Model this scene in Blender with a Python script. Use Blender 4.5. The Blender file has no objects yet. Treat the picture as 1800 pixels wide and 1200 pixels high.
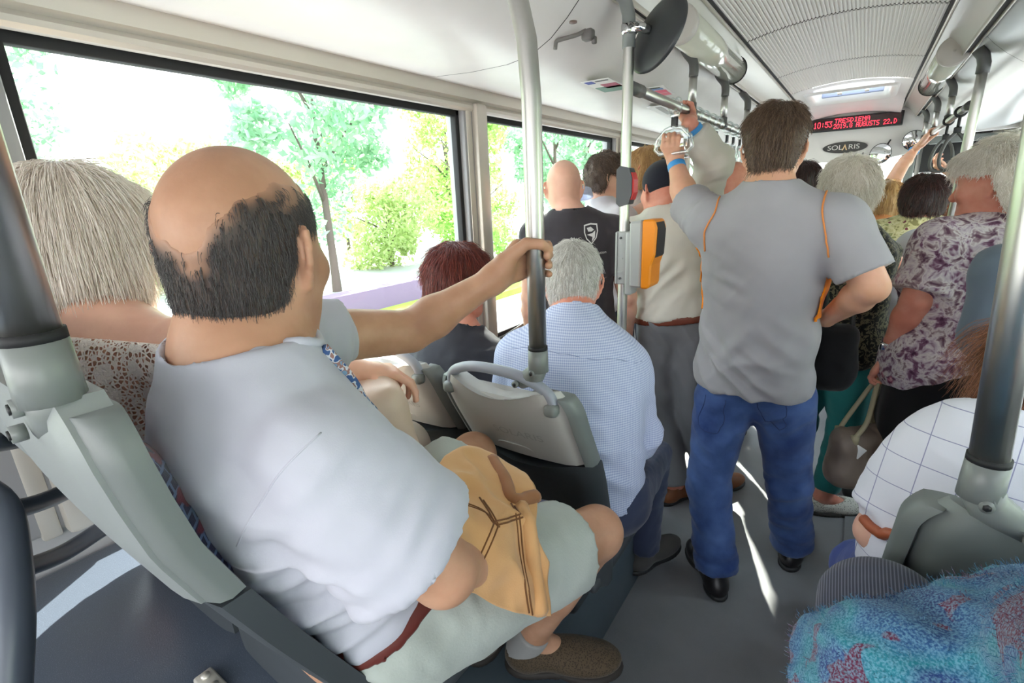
import bpy, bmesh, math, random
import numpy as np
from mathutils import Vector, Matrix

S = bpy.context.scene
COL = S.collection
rng = np.random.default_rng(7)
random.seed(7)
PI = math.pi

# ---------------------------------------------------------------- camera
FPX = 854.0
fw = np.array([620., -278., FPX]); fw /= np.linalg.norm(fw)      # bus axis (+Y) in camera axes (x right, y down, z ahead)
dn = np.array([120., 2890., FPX]); dn -= fw * fw.dot(dn); dn /= np.linalg.norm(dn)
up = -dn
rt = np.cross(fw, up)
if rt[0] < 0: rt = -rt
CW = np.array([rt, fw, up])                                      # rows: world axes in camera axes
cam = bpy.data.cameras.new('camera'); camo = bpy.data.objects.new('camera', cam); COL.objects.link(camo)
M = Matrix.Identity(4)
for i in range(3):
    M[i][0] = CW[i][0]; M[i][1] = -CW[i][1]; M[i][2] = -CW[i][2]
M[0][3], M[1][3], M[2][3] = 0, 0, 1.55
camo.matrix_world = M
cam.sensor_fit = 'HORIZONTAL'; cam.sensor_width = 36; cam.lens = FPX / 1800 * 36
cam.clip_start = 0.02; cam.clip_end = 300
S.camera = camo

# ---------------------------------------------------------------- light and exposure
S.view_settings.view_transform = 'Standard'
S.view_settings.look = 'None'
S.view_settings.gamma = 1
S.view_settings.use_curve_mapping = False
S.view_settings.exposure = 1.75
W = bpy.data.worlds.new('sky'); S.world = W; W.use_nodes = True
wn = W.node_tree.nodes; wl = W.node_tree.links
bg = wn['Background']
tcw = wn.new('ShaderNodeTexCoord'); sxw = wn.new('ShaderNodeSeparateXYZ'); rmw = wn.new('ShaderNodeValToRGB')
wl.new(tcw.outputs['Generated'], sxw.inputs[0]); wl.new(sxw.outputs['Z'], rmw.inputs[0])
rmw.color_ramp.elements[0].position = 0.0; rmw.color_ramp.elements[0].color = (1, .985, .97, 1)
rmw.color_ramp.elements[1].position = 0.8; rmw.color_ramp.elements[1].color = (.74, .86, 1, 1)
wl.new(rmw.outputs[0], bg.inputs[0])
bg.inputs[1].default_value = 2.2
sunl = bpy.data.lights.new('sun', 'SUN'); suno = bpy.data.objects.new('sun', sunl); COL.objects.link(suno)
sunl.energy = 7.0; sunl.angle = math.radians(0.8); sunl.color = (1, .95, .86)
SUN_DIR = Vector((.42, -.66, -.58))
suno.rotation_euler = SUN_DIR.to_track_quat('-Z', 'Y').to_euler(); suno.location = (-20, 18, 25)
S.cycles.max_bounces = 10
S.cycles.diffuse_bounces = 6
S.cycles.transparent_max_bounces = 24
S.cycles.sample_clamp_indirect = 6
S.cycles.use_denoising = True
S.cycles.caustics_reflective = False; S.cycles.caustics_refractive = False

# ---------------------------------------------------------------- materials
def s2l(c):
    return tuple(((x / 255) / 12.92 if x / 255 <= .04045 else ((x / 255 + .055) / 1.055) ** 2.4) for x in c) + (1,)
class NT:
    def __init__(s, m): s.t = m.node_tree; s.n = s.t.nodes; s.l = s.t.links
    def new(s, typ, **kw):
        n = s.n.new(typ)
        for k, v in kw.items():
            if k == 'ins':
                for a, b in v.items():
                    if hasattr(b, 'links') or isinstance(b, bpy.types.NodeSocket): s.l.new(b, n.inputs[a])
                    else: n.inputs[a].default_value = b
            else: setattr(n, k, v)
        return n
    def math(s, op, a, b=None, c=None):
        d = {0: a}
        if b is not None: d[1] = b
        if c is not None: d[2] = c
        return s.new('ShaderNodeMath', operation=op, ins=d).outputs[0]
    def mix(s, f, a, b):
        n = s.n.new('ShaderNodeMix'); n.data_type = 'RGBA'
        for k, v in ((0, f), (6, a), (7, b)):
            if isinstance(v, bpy.types.NodeSocket): s.l.new(v, n.inputs[k])
            else: n.inputs[k].default_value = v
        return n.outputs[2]
    def obj(s): return s.new('ShaderNodeTexCoord').outputs['Object']
    def uv(s): return s.new('ShaderNodeTexCoord').outputs['UV']
    def noise(s, scale, detail=3, vec=None, rough=.5, dist=0):
        i = {'Scale': scale, 'Detail': detail, 'Roughness': rough, 'Distortion': dist}
        if vec is not None: i['Vector'] = vec
        return s.new('ShaderNodeTexNoise', ins=i).outputs[0]
    def ramp(s, f, stops, interp='LINEAR'):
        r = s.n.new('ShaderNodeValToRGB'); s.l.new(f, r.inputs[0]); cr = r.color_ramp; cr.interpolation = interp
        while len(cr.elements) < len(stops): cr.elements.new(.5)
        for e, (p, c) in zip(cr.elements, stops):
            e.position = p; e.color = c if len(c) == 4 else tuple(c) + (1,)
        return r.outputs[0]
    def mapping(s, vec, scale=(1, 1, 1), rot=(0, 0, 0), loc=(0, 0, 0)):
        return s.new('ShaderNodeMapping', ins={'Vector': vec, 'Scale': scale, 'Rotation': rot, 'Location': loc}).outputs[0]
def mat(name, col, rough=.6, metal=0., bump=None, spec=.5, sss=0, sheen=0, coat=0):
    """principled material; col an sRGB triple (0-255) or a function(NT)->socket; bump = (scale, strength[, detail])"""
    m = bpy.data.materials.new(name); m.use_nodes = True
    t = NT(m); b = t.n['Principled BSDF']
    if callable(col):
        t.l.new(col(t), b.inputs['Base Color'])
    else: b.inputs['Base Color'].default_value = s2l(col)
    b.inputs['Roughness'].default_value = rough; b.inputs['Metallic'].default_value = metal
    b.inputs['Specular IOR Level'].default_value = spec
    if coat: b.inputs['Coat Weight'].default_value = coat; b.inputs['Coat Roughness'].default_value = .1
    if sss:
        b.inputs['Subsurface Weight'].default_value = sss; b.inputs['Subsurface Radius'].default_value = (.012, .004, .002)
        b.inputs['Subsurface Scale'].default_value = 1.0
    if sheen: b.inputs['Sheen Weight'].default_value = sheen
    if bump:
        if callable(bump): h, st, d = bump(t)
        else:
            h = t.noise(bump[0], bump[2] if len(bump) > 2 else 3, t.obj()); st = bump[1]; d = .002
        bn = t.new('ShaderNodeBump', ins={'Height': h, 'Strength': st, 'Distance': d})
        t.l.new(bn.outputs[0], b.inputs['Normal'])
    return m

# ---------------------------------------------------------------- objects
def tag(o, label=None, cat=None, group=None, kind=None):
    if label: o['label'] = label
    if cat: o['category'] = cat
    if group: o['group'] = group
    if kind: o['kind'] = kind
    return o
def empty(name, loc, label=None, cat=None, group=None, rz=0):
    o = bpy.data.objects.new(name, None); COL.objects.link(o); o.location = loc; o.rotation_euler = (0, 0, rz)
    o.empty_display_size = .05
    return tag(o, label, cat, group)
def link(name, me, parent=None, loc=(0, 0, 0)):
    o = bpy.data.objects.new(name, me); COL.objects.link(o); o.location = loc
    if parent is not None: o.parent = parent
    return o
def copy_tree(o, parent=None):
    c = o.copy(); COL.objects.link(c)
    if parent is not None: c.parent = parent
    for ch in list(o.children): copy_tree(ch, c)
    return c
class MB:
    """collects shapes, then becomes ONE mesh object"""
    def __init__(s): s.v = []; s.f = []; s.mi = []; s.sm = []; s.cur = 0
    def add(s, vs, fs, smooth=True, xf=None):
        o = len(s.v)
        for v in vs:
            v = Vector(v)
            if xf is not None: v = xf @ v
            s.v.append(tuple(v))
        for f in fs: s.f.append(tuple(i + o for i in f)); s.mi.append(s.cur); s.sm.append(smooth)
        return s
    def box(s, c, size, bev=0, xf=None, seg=2):
        bm = bmesh.new(); bmesh.ops.create_cube(bm, size=1)
        for v in bm.verts: v.co = Vector((v.co.x * size[0], v.co.y * size[1], v.co.z * size[2]))
        if bev: bmesh.ops.bevel(bm, geom=bm.edges[:], offset=bev, segments=seg, profile=.5, affect='EDGES')
        bm.verts.index_update()
        T = Matrix.Translation(c)
        s.add([v.co[:] for v in bm.verts], [[v.index for v in f.verts] for f in bm.faces], bool(bev), T if xf is None else xf @ T)
        bm.free(); return s
    def tube(s, path, r, n=16, cap=True, xf=None, closed=False):
        P = [Vector(p) for p in path]; m = len(P)
        rs = r if hasattr(r, '__len__') else [r] * m
        vs = []; fs = []
        T0 = None
        for i in range(m):
            if closed: t = (P[(i + 1) % m] - P[i - 1]).normalized()
            else: t = (P[min(i + 1, m - 1)] - P[max(i - 1, 0)]).normalized()
            if T0 is None:
                a = Vector((0, 0, 1)) if abs(t.z) < .9 else Vector((1, 0, 0))
                u = (a - t * a.dot(t)).normalized()
            else:
                q = T0.rotation_difference(t); u = q @ u
                u = (u - t * u.dot(t)).normalized()
            T0 = t; w = t.cross(u)
            for k in range(n):
                A = 2 * PI * k / n
                vs.append(P[i] + (u * math.cos(A) + w * math.sin(A)) * rs[i])
        for i in range(m if closed else m - 1):
            j = (i + 1) % m
            for k in range(n):
                l = (k + 1) % n
                fs.append((i * n + k, i * n + l, j * n + l, j * n + k))
        if cap and not closed:
            fs.append(tuple(range(n - 1, -1, -1))); fs.append(tuple((m - 1) * n + k for k in range(n)))
        return s.add(vs, fs, True, xf)
    def lathe(s, prof, n=32, xf=None, cap=True):
        vs = [(r * math.cos(2 * PI * k / n), r * math.sin(2 * PI * k / n), z) for r, z in prof for k in range(n)]
        fs = [(i * n + k, i * n + (k + 1) % n, (i + 1) * n + (k + 1) % n, (i + 1) * n + k) for i in range(len(prof) - 1) for k in range(n)]
        if cap: fs.append(tuple(range(n - 1, -1, -1))); fs.append(tuple((len(prof) - 1) * n + k for k in range(n)))
        return s.add(vs, fs, True, xf)
    def grid(s, rows, smooth=True, closed_u=False, xf=None):
        n = len(rows[0]); vs = [p for r in rows for p in r]; fs = []
        for i in range(len(rows) - 1):
            for k in range(n if closed_u else n - 1):
                l = (k + 1) % n
                fs.append((i * n + k, i * n + l, (i + 1) * n + l, (i + 1) * n + k))
        return s.add(vs, fs, smooth, xf)
    def prism(s, pts, axis, a, b, smooth=False, xf=None):
        """2-D outline pushed along axis ('x','y','z') from a to b"""
        n = len(pts)
        def mk(p, h): return {'x': (h, p[0], p[1]), 'y': (p[0], h, p[1]), 'z': (p[0], p[1], h)}[axis]
        vs = [mk(p, a) for p in pts] + [mk(p, b) for p in pts]
        o = len(s.v)
        s.add(vs, [(k, (k + 1) % n, n + (k + 1) % n, n + k) for k in range(n)], smooth, xf)
        vs2 = [tuple(Vector(s.v[o + i])) for i in range(2 * n)]
        s.add(vs2, [tuple(range(n - 1, -1, -1)), tuple(range(n, 2 * n))], False)
        return s
    def build(s, name, mats, parent=None, loc=(0, 0, 0), auto=None):
        me = bpy.data.meshes.new(name); me.from_pydata(s.v, [], s.f)
        if not isinstance(mats, (list, tuple)): mats = [mats]
        for m in mats: me.materials.append(m)
        me.polygons.foreach_set('use_smooth', s.sm); me.polygons.foreach_set('material_index', s.mi)
        bm = bmesh.new(); bm.from_mesh(me)
        bmesh.ops.remove_doubles(bm, verts=bm.verts[:], dist=1e-6)
        bmesh.ops.recalc_face_normals(bm, faces=bm.faces[:]); bm.to_mesh(me); bm.free()
        me.update()
        if auto is not None:
            me.set_sharp_from_angle(angle=math.radians(auto))
        return link(name, me, parent, loc)
def arc(c, r, a0, a1, n, ax='xz'):
    out = []
    for i in range(n + 1):
        a = math.radians(a0 + (a1 - a0) * i / n); u, v = r * math.cos(a), r * math.sin(a)
        out.append({'xz': (c[0] + u, c[1], c[2] + v), 'xy': (c[0] + u, c[1] + v, c[2]), 'yz': (c[0], c[1] + u, c[2] + v)}[ax])
    return out
def bez(ctrl, n=20):
    """smooth path through control points (Catmull-Rom)"""
    P = [np.array(p, float) for p in ctrl]; P = [2 * P[0] - P[1]] + P + [2 * P[-1] - P[-2]]
    out = []
    m = len(P) - 3
    for i in range(m):
        for t in np.linspace(0, 1, n, endpoint=(i == m - 1)):
            a, b, c, d = P[i:i + 4]
            out.append(.5 * ((2 * b) + (c - a) * t + (2 * a - 5 * b + 4 * c - d) * t * t + (3 * b - a - 3 * c + d) * t ** 3))
    return out
def text_obj(body, size, material, xf, parent, name='lettering', depth=.001, align='CENTER', sx=1.0):
    cu = bpy.data.curves.new(name, 'FONT'); cu.body = body; cu.size = size; cu.extrude = depth
    cu.align_x = align; cu.align_y = 'CENTER'
    o = bpy.data.objects.new(name + '_t', cu); COL.objects.link(o)
    dg = bpy.context.evaluated_depsgraph_get(); dg.update()
    me = bpy.data.meshes.new_from_object(o.evaluated_get(dg))
    bpy.data.objects.remove(o)
    me.transform(xf @ Matrix.Diagonal((sx, 1, 1, 1)))
    me.materials.clear(); me.materials.append(material)
    me.name = name
    return link(name, me, parent)

# ---------------------------------------------------------------- signed-distance modelling for bodies and clothes
def V3(p): return np.array(p, float)
def unit(v):
    v = np.asarray(v, float); return v / max(np.linalg.norm(v), 1e-9)
_perm = rng.permutation(512).astype(np.int64)
_grad = rng.random(512).astype(np.float32) * 2 - 1
def vnoise(p, scale=1.0, seed=0):
    """smooth value noise of points (n,3) in -1..1"""
    q = np.asarray(p, np.float32) * scale + seed * 17.13
    i = np.floor(q).astype(np.int64); f = q - i; f = f * f * (3 - 2 * f)
    r = 0
    for dx in (0, 1):
        for dy in (0, 1):
            for dz in (0, 1):
                h = _perm[(_perm[(_perm[(i[..., 0] + dx) & 511] + i[..., 1] + dy) & 511] + i[..., 2] + dz) & 511]
                w = (f[..., 0] if dx else 1 - f[..., 0]) * (f[..., 1] if dy else 1 - f[..., 1]) * (f[..., 2] if dz else 1 - f[..., 2])
                r = r + _grad[h] * w
    return r
def fbm(p, scale, seed=0, oct=3):
    return sum(vnoise(p, scale * 2 ** o, seed + o) * .5 ** o for o in range(oct))
class Shape:
    """list of blended primitives; mesh() extracts the surface (surface nets on a grid)"""
    def __init__(s): s.p = []
    def cone(s, a, b, ra, rb, k=.02, op='u'): s.p.append(('cone', V3(a), V3(b), ra, rb, k, op)); return s
    def flat(s, a, b, ra, rb, k=.02, ca=True, cb=True, op='u'):      # tapered cylinder with flat ends
        s.p.append(('flat', V3(a), V3(b), ra, rb, k, op, ca, cb)); return s
    def ell(s, c, r, R=None, k=.02, op='u'): s.p.append(('ell', V3(c), V3(r), np.eye(3) if R is None else np.asarray(R, float), k, op)); return s
    def box(s, c, h, R=None, rr=.01, k=.01, op='u'): s.p.append(('box', V3(c), V3(h), np.eye(3) if R is None else np.asarray(R, float), rr, k, op)); return s
    def plane(s, p, n, k=.004): s.p.append(('plane', V3(p), unit(n), k)); return s   # keeps the side AGAINST n
    def infl(s, d):
        o = Shape()
        for q in s.p:
            q = list(q)
            if q[0] in ('cone', 'flat'): q[3] += d; q[4] += d
            elif q[0] == 'ell': q[2] = q[2] + d
            o.p.append(tuple(q))
        return o
    def __add__(s, t): o = Shape(); o.p = s.p + t.p; return o
    def bounds(s):
        lo = []; hi = []
        for q in s.p:
            if q[0] == 'plane' or q[-1] in ('s', 'i') or (q[0] == 'flat' and q[6] != 'u'): continue
            if q[0] in ('cone', 'flat'):
                r = max(q[3], q[4]); lo.append(np.minimum(q[1], q[2]) - r); hi.append(np.maximum(q[1], q[2]) + r)
            elif q[0] == 'ell':
                e = np.sqrt(((q[3] * q[2][:, None]) ** 2).sum(0)); lo.append(q[1] - e); hi.append(q[1] + e)
            elif q[0] == 'box':
                e = (np.abs(q[3]) * q[2][:, None]).sum(0); lo.append(q[1] - e); hi.append(q[1] + e)
        return np.min(lo, 0), np.max(hi, 0)
    def dist(s, P, q):
        if q[0] in ('cone', 'flat'):
            a, b, ra, rb = q[1:5]; ba = b - a; L2 = max(float(ba @ ba), 1e-9)
            t = ((P - a.astype(np.float32)) @ ba.astype(np.float32)) / L2; tc = np.clip(t, 0, 1)
            d = np.linalg.norm(P - (a + tc[..., None] * ba).astype(np.float32), axis=-1) - (ra + (rb - ra) * tc)
            if q[0] == 'flat':
                L = math.sqrt(L2)
                if q[7]: d = np.maximum(d, -t * L)
                if q[8]: d = np.maximum(d, (t - 1) * L)
            return d
        if q[0] == 'ell':
            L = (P - q[1].astype(np.float32)) @ q[3].T.astype(np.float32); r = q[2].astype(np.float32)
            k0 = np.linalg.norm(L / r, axis=-1); k1 = np.linalg.norm(L / (r * r), axis=-1)
            return k0 * (k0 - 1) / np.maximum(k1, 1e-6)
        if q[0] == 'box':
            L = np.abs((P - q[1].astype(np.float32)) @ q[3].T.astype(np.float32)) - (q[2] - q[4]).astype(np.float32)
            return np.linalg.norm(np.maximum(L, 0), axis=-1) + np.minimum(L.max(-1), 0) - q[4]
    def field(s, xs, ys, zs):
        D = np.full((len(xs), len(ys), len(zs)), .08, np.float32)
        for q in s.p:
            if q[0] == 'plane':
                P = (xs[:, None, None] - q[1][0]) * q[2][0] + (ys[None, :, None] - q[1][1]) * q[2][1] + (zs[None, None, :] - q[1][2]) * q[2][2]
                D = np.maximum(D, P.astype(np.float32)); continue
            t = Shape(); 
            op = q[6] if q[0] in ('cone', 'flat', 'box') else q[5]
            k = {'cone': 5, 'flat': 5, 'ell': 4, 'box': 5}[q[0]]; k = max(q[k], 1e-4)
            if op == 'i': sl = (slice(None),) * 3
            else:
                qq = list(q); qq[6 if q[0] in ('cone', 'flat', 'box') else 5] = 'u'; t.p = [tuple(qq)]
                lo, hi = t.bounds(); m = max(k, .02) + .012
                sl = tuple(slice(np.searchsorted(g, l - m), np.searchsorted(g, h + m)) for g, l, h in zip((xs, ys, zs), lo, hi))
            gx, gy, gz = xs[sl[0]], ys[sl[1]], zs[sl[2]]
            if not (len(gx) and len(gy) and len(gz)): continue
            P = np.stack(np.meshgrid(gx, gy, gz, indexing='ij'), -1).astype(np.float32)
            d = s.dist(P, q); A = D[sl]
            if op == 'u':
                h = np.clip(.5 + .5 * (A - d) / k, 0, 1); D[sl] = A + (d - A) * h - k * h * (1 - h)
            elif op == 's':
                h = np.clip(.5 - .5 * (A + d) / k, 0, 1); D[sl] = A + (-d - A) * h + k * h * (1 - h)
            else:
                D[sl] = np.maximum(A, d)
        return D
    def arrays(s, res, fine=(), field_fn=None, pad=.02):
        lo, hi = s.bounds(); lo = lo - pad; hi = hi + pad
        ax = []
        for i in range(3):
            x = [lo[i]]
            while x[-1] < hi[i]:
                st = res
                for flo, fhi, fr in fine:
                    if flo[i] - .004 <= x[-1] <= fhi[i] + .004: st = min(st, fr)
                x.append(x[-1] + st)
            ax.append(np.array(x))
        D = s.field(*ax)
        if field_fn is not None: D = field_fn(D, *ax)
        return nets(D, *ax)
def nets(D, xs, ys, zs):
    D = np.where(D == 0, 1e-6, D)
    inside = D < 0
    c = [(a, b, d) for a in (0, 1) for b in (0, 1) for d in (0, 1)]
    n = np.array(D.shape) - 1
    cnt = sum(inside[a:a + n[0], b:b + n[1], d:d + n[2]].astype(np.int8) for a, b, d in c)
    act = (cnt > 0) & (cnt < 8)
    I = np.argwhere(act)
    idx = np.full(n, -1, np.int64); idx[act] = np.arange(len(I))
    acc = np.zeros((len(I), 3)); num = np.zeros(len(I))
    G = (xs, ys, zs)
    for e0 in c:
        for ax in range(3):
            if e0[ax]: continue
            e1 = list(e0); e1[ax] = 1
            a = D[I[:, 0] + e0[0], I[:, 1] + e0[1], I[:, 2] + e0[2]]; b = D[I[:, 0] + e1[0], I[:, 1] + e1[1], I[:, 2] + e1[2]]
            cr = (a < 0) != (b < 0); t = np.where(cr, a / np.where(cr, a - b, 1), 0)
            for k in range(3):
                g0 = G[k][I[:, k] + e0[k]]
                if k == ax: g0 = g0 + t * (G[k][I[:, k] + 1] - G[k][I[:, k]])
                acc[:, k] += np.where(cr, g0, 0)
            num += cr
    Vt = acc / np.maximum(num, 1)[:, None]
    F = []
    for ax in range(3):
        u, w = [(1, 2), (2, 0), (0, 1)][ax]
        s0 = [slice(1, -1)] * 3; s0[ax] = slice(0, -1); s1 = list(s0); s1[ax] = slice(1, None)
        a = inside[tuple(s0)]; b = inside[tuple(s1)]
        for flip in (0, 1):
            Q = np.argwhere((a & ~b) if not flip else (~a & b))
            off = np.ones(3, int); off[ax] = 0; Q = Q + off
            q = []
            for du, dw in ((-1, -1), (0, -1), (0, 0), (-1, 0)):
                P = Q.copy(); P[:, u] += du; P[:, w] += dw; q.append(idx[P[:, 0], P[:, 1], P[:, 2]])
            q = np.stack(q if not flip else q[::-1], 1); F.append(q)
    F = np.concatenate(F); F = F[(F >= 0).all(1)]
    return Vt, F
def vnormals(Vt, F):
    a = Vt[F[:, 2]] - Vt[F[:, 0]]; b = Vt[F[:, 3]] - Vt[F[:, 1]]; nf = np.cross(a, b)
    N = np.zeros_like(Vt)
    for i in range(4):
        for k in range(3): N[:, k] += np.bincount(F[:, i], nf[:, k], len(Vt))
    return N / np.maximum(np.linalg.norm(N, axis=1), 1e-12)[:, None]
def relax(Vt, F, it=1, f=.5):
    e = np.concatenate([F[:, [0, 1]], F[:, [1, 2]], F[:, [2, 3]], F[:, [3, 0]]]); e = np.concatenate([e, e[:, ::-1]])
    n = np.bincount(e[:, 0], minlength=len(Vt))
    for i in range(it):
        for ff in (f, -f * 1.03) if it > 1 else (f,):
            A = np.stack([np.bincount(e[:, 0], Vt[e[:, 1], k], len(Vt)) for k in range(3)], 1) / np.maximum(n, 1)[:, None]
            Vt = Vt + ff * (A - Vt)
    return Vt
def to_mesh(name, Vt, F, material, parent=None, loc=(0, 0, 0), attr=None):
    """world-space surface -> mesh object whose origin is loc"""
    me = bpy.data.meshes.new(name)
    Vl = (Vt - np.asarray(loc)).astype(np.float32)
    me.vertices.add(len(Vl)); me.vertices.foreach_set('co', Vl.ravel())
    me.loops.add(F.size); me.loops.foreach_set('vertex_index', F.ravel().astype(np.int32))
    me.polygons.add(len(F)); me.polygons.foreach_set('loop_start', np.arange(0, F.size, 4, dtype=np.int32))
    me.update(calc_edges=True)
    me.polygons.foreach_set('use_smooth', np.ones(len(F), bool))
    if isinstance(material, (list, tuple)):
        for m in material: me.materials.append(m)
    else: me.materials.append(material)
    if attr:
        for k, vals in attr.items():
            vals = np.asarray(vals, np.float32)
            if vals.ndim == 1: a = me.attributes.new(k, 'FLOAT', 'POINT'); a.data.foreach_set('value', vals)
            else: a = me.attributes.new(k, 'FLOAT_VECTOR', 'POINT'); a.data.foreach_set('vector', vals.ravel())
    o = bpy.data.objects.new(name, me); COL.objects.link(o)
    if parent is not None: o.parent = parent
    else: o.location = loc
    return o
def strands(name, pts, rad, material, parent=None, loc=(0, 0, 0)):
    """pts (n, k, 3) world-space -> one hair-curve object"""
    n, k, _ = pts.shape
    hc = bpy.data.hair_curves.new(name); hc.add_curves([k] * n)
    hc.attributes['position'].data.foreach_set('vector', (pts - np.asarray(loc)).astype(np.float32).ravel())
    r = hc.attributes.get('radius') or hc.attributes.new('radius', 'FLOAT', 'POINT')
    taper = np.linspace(1, .35, k)
    r.data.foreach_set('value', (np.ones((n, 1)) * taper[None] * rad).astype(np.float32).ravel())
    hc.materials.append(material)
    o = bpy.data.objects.new(name, hc); COL.objects.link(o)
    if parent is not None: o.parent = parent
    else: o.location = loc
    return o
# ================================================================ materials of the bus
def speckle(t, base, spec, scale=900, amount=.62):
    n = t.noise(scale, 1, t.obj())
    f = t.ramp(n, [(amount, (0, 0, 0)), (amount + .06, (1, 1, 1))])
    return t.mix(f, s2l(base), s2l(spec))
M_white = mat('warm white panel', lambda t: t.mix(t.ramp(t.noise(3, 4, t.obj()), [(.35, (0, 0, 0)), (.7, (1, 1, 1))]), s2l((218, 214, 211)), s2l((228, 224, 221))), .38, spec=.5)
M_silver = mat('silver grey panel', (196, 196, 196), .28, spec=.6)
M_rib = mat('ribbed ceiling plastic', (222, 218, 212), .5)
M_cove = mat('cove plastic', (200, 198, 190), .3, spec=.6)
M_alu = mat('brushed aluminium', (200, 194, 184), .34, metal=.35)
M_steel = mat('brushed steel', (196, 194, 190), .36, metal=1, bump=lambda t: (t.noise(1, 2, t.mapping(t.obj(), (300, 300, 6))), .06, .001))
M_chrome = mat('polished steel', (205, 205, 205), .12, metal=1)
M_greypaint = mat('grey painted casting', (120, 124, 122), .38)
M_darkgrey = mat('dark grey fitting', (84, 84, 82), .45)
M_rubber = mat('black rubber', (26, 26, 28), .7)
M_black = mat('matt black plastic', (34, 34, 36), .5)
M_floor = mat('grey floor vinyl', lambda t: t.mix(t.ramp(t.noise(4, 5, t.obj()), [(.35, (0, 0, 0)), (.65, (1, 1, 1))]), speckle(t, (126, 127, 129), (160, 161, 164), 700, .66), s2l((138, 138, 140))), .55, bump=(500, .08))
M_platform = mat('blue grey platform vinyl', lambda t: speckle(t, (84, 92, 106), (126, 134, 150), 800, .64), .3, bump=(420, .15))
M_platside = mat('dark platform side', (84, 96, 104), .42)
M_sill = mat('grey wall lining', (150, 150, 152), .5)
M_shell = mat('pale grey seat shell', (176, 174, 171), .42, bump=(700, .05))
M_shellg = mat('grey seat edge', (112, 117, 116), .45, bump=(700, .05))
M_shelld = mat('charcoal seat base', (62, 66, 70), .5, bump=(700, .05))
M_handle = mat('soft grey handle', (150, 155, 166), .4)
M_red = mat('red button', (200, 30, 28), .35)
M_orange = mat('orange housing', (236, 140, 16), .42)
M_valgrey = mat('validator grey', (172, 174, 172), .45)
M_clear = bpy.data.materials.new('clear acrylic'); M_clear.use_nodes = True
def _glass(m, tint, gl=.9, refl=.04):
    t = NT(m); t.n.clear(); o = t.n.new('ShaderNodeOutputMaterial')
    tr = t.new('ShaderNodeBsdfTransparent', ins={'Color': tint}); g = t.new('ShaderNodeBsdfGlossy', ins={'Roughness': .02, 'Color': (gl, gl, gl, 1)})
    fc = t.new('ShaderNodeLayerWeight', ins={'Blend': .5}).outputs['Facing']
    f = t.math('ADD', t.math('MULTIPLY', t.math('POWER', fc, 5), .6), refl)
    mx = t.new('ShaderNodeMixShader', ins={0: f, 1: tr.outputs[0], 2: g.outputs[0]}); t.l.new(mx.outputs[0], o.inputs[0])
_glass(M_clear, (.84, .88, .88, 1), 1, .22)
M_glass = bpy.data.materials.new('window glass'); M_glass.use_nodes = True
_glass(M_glass, (.95, .985, .97, 1), .8, .03)
def fabric_pat(t):
    v = t.obj()
    br = t.new('ShaderNodeTexBrick', ins={'Vector': t.mapping(v, (1, 1, 1), (.9, 0, .35)), 'Scale': 22.0, 'Mortar Size': .035, 'Color1': s2l((36, 34, 62)), 'Color2': s2l((42, 36, 74)), 'Mortar': s2l((96, 112, 150))}).outputs[0]
    w = t.ramp(t.noise(38, 1, v), [(.56, (0, 0, 0)), (.6, (1, 1, 1))])
    return t.mix(w, br, s2l((110, 34, 58)))
M_seatfab = mat('navy patterned moquette', fabric_pat, .95, bump=(900, .3), sheen=.3)

# ================================================================ the shell of the bus (x across, y ahead, z up)
XL, XR, YB, YF = -1.38, 1.02, -1.6, 7.3
def struct(o): o['kind'] = 'structure'; return o
b = MB(); b.box((-.18, (YB + YF) / 2, -.04), (2.56, YF - YB, .08)); struct(b.build('floor', M_floor))
b = MB(); b.box((.575, 2.2, .006), (.89, 3.6, .012), .003); struct(b.build('trim_1', M_floor))
# raised platforms: the wheel box with the two front seats, the step in front of the rear pair, the engine box behind it
b = MB(); b.box((-.965, 1.33, .175), (.80, .78, .35), .012); struct(b.build('trim_2', M_platside))
b = MB(); b.box((-.875, .30, .175), (1.0, 1.27, .35), .012); struct(b.build('trim_3', M_platside))
b = MB(); b.box((-.965, -.43, .575), (.82, 1.66, .45), .02); struct(b.build('trim_4', M_platform))
b = MB(); b.box((.575, .15, .19), (.89, 1.0, .35), .012); struct(b.build('trim_5', M_platside))
b = MB(); b.box((.62, .95, .15), (.8, .62, .27), .012); struct(b.build('trim_6', M_platside))

WIN = [(-1.40, -.45), (.30, 1.66), (1.81, 3.20), (3.34, 4.72), (4.86, 6.25)]     # window openings along y; first cut short, widening the unseen pillar to block sun
ZB, ZT = .89, 1.905
def side_wall(name, x, sgn, wins, mlow):
    b = MB()
    b.box((x + sgn * .045, (YB + YF) / 2, ZB / 2 - .06), (.09, YF - YB, ZB + .12 - .0), .006)
    b.box((x + sgn * .045, (YB + YF) / 2, 2.12), (.09, YF - YB, .43))
    edges = [YB] + [e for w in wins for e in w] + [YF]
    for i in range(0, len(edges), 2):
        y0, y1 = edges[i], edges[i + 1]
        b.box((x + sgn * .04, (y0 + y1) / 2, (ZB + ZT) / 2), (.1, y1 - y0, ZT - ZB + .02), .012)
    return struct(b.build(name, mlow, auto=40))
side_wall('wall_left', XL, -1, WIN, M_sill)
WINR = [(-1.30, .10), (.30, 1.66), (1.81, 3.20), (3.34, 4.72), (5.0, 7.0)]
side_wall('wall_right', XR, 1, WINR, M_sill)
nwin = 1; ntrim = 7
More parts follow.
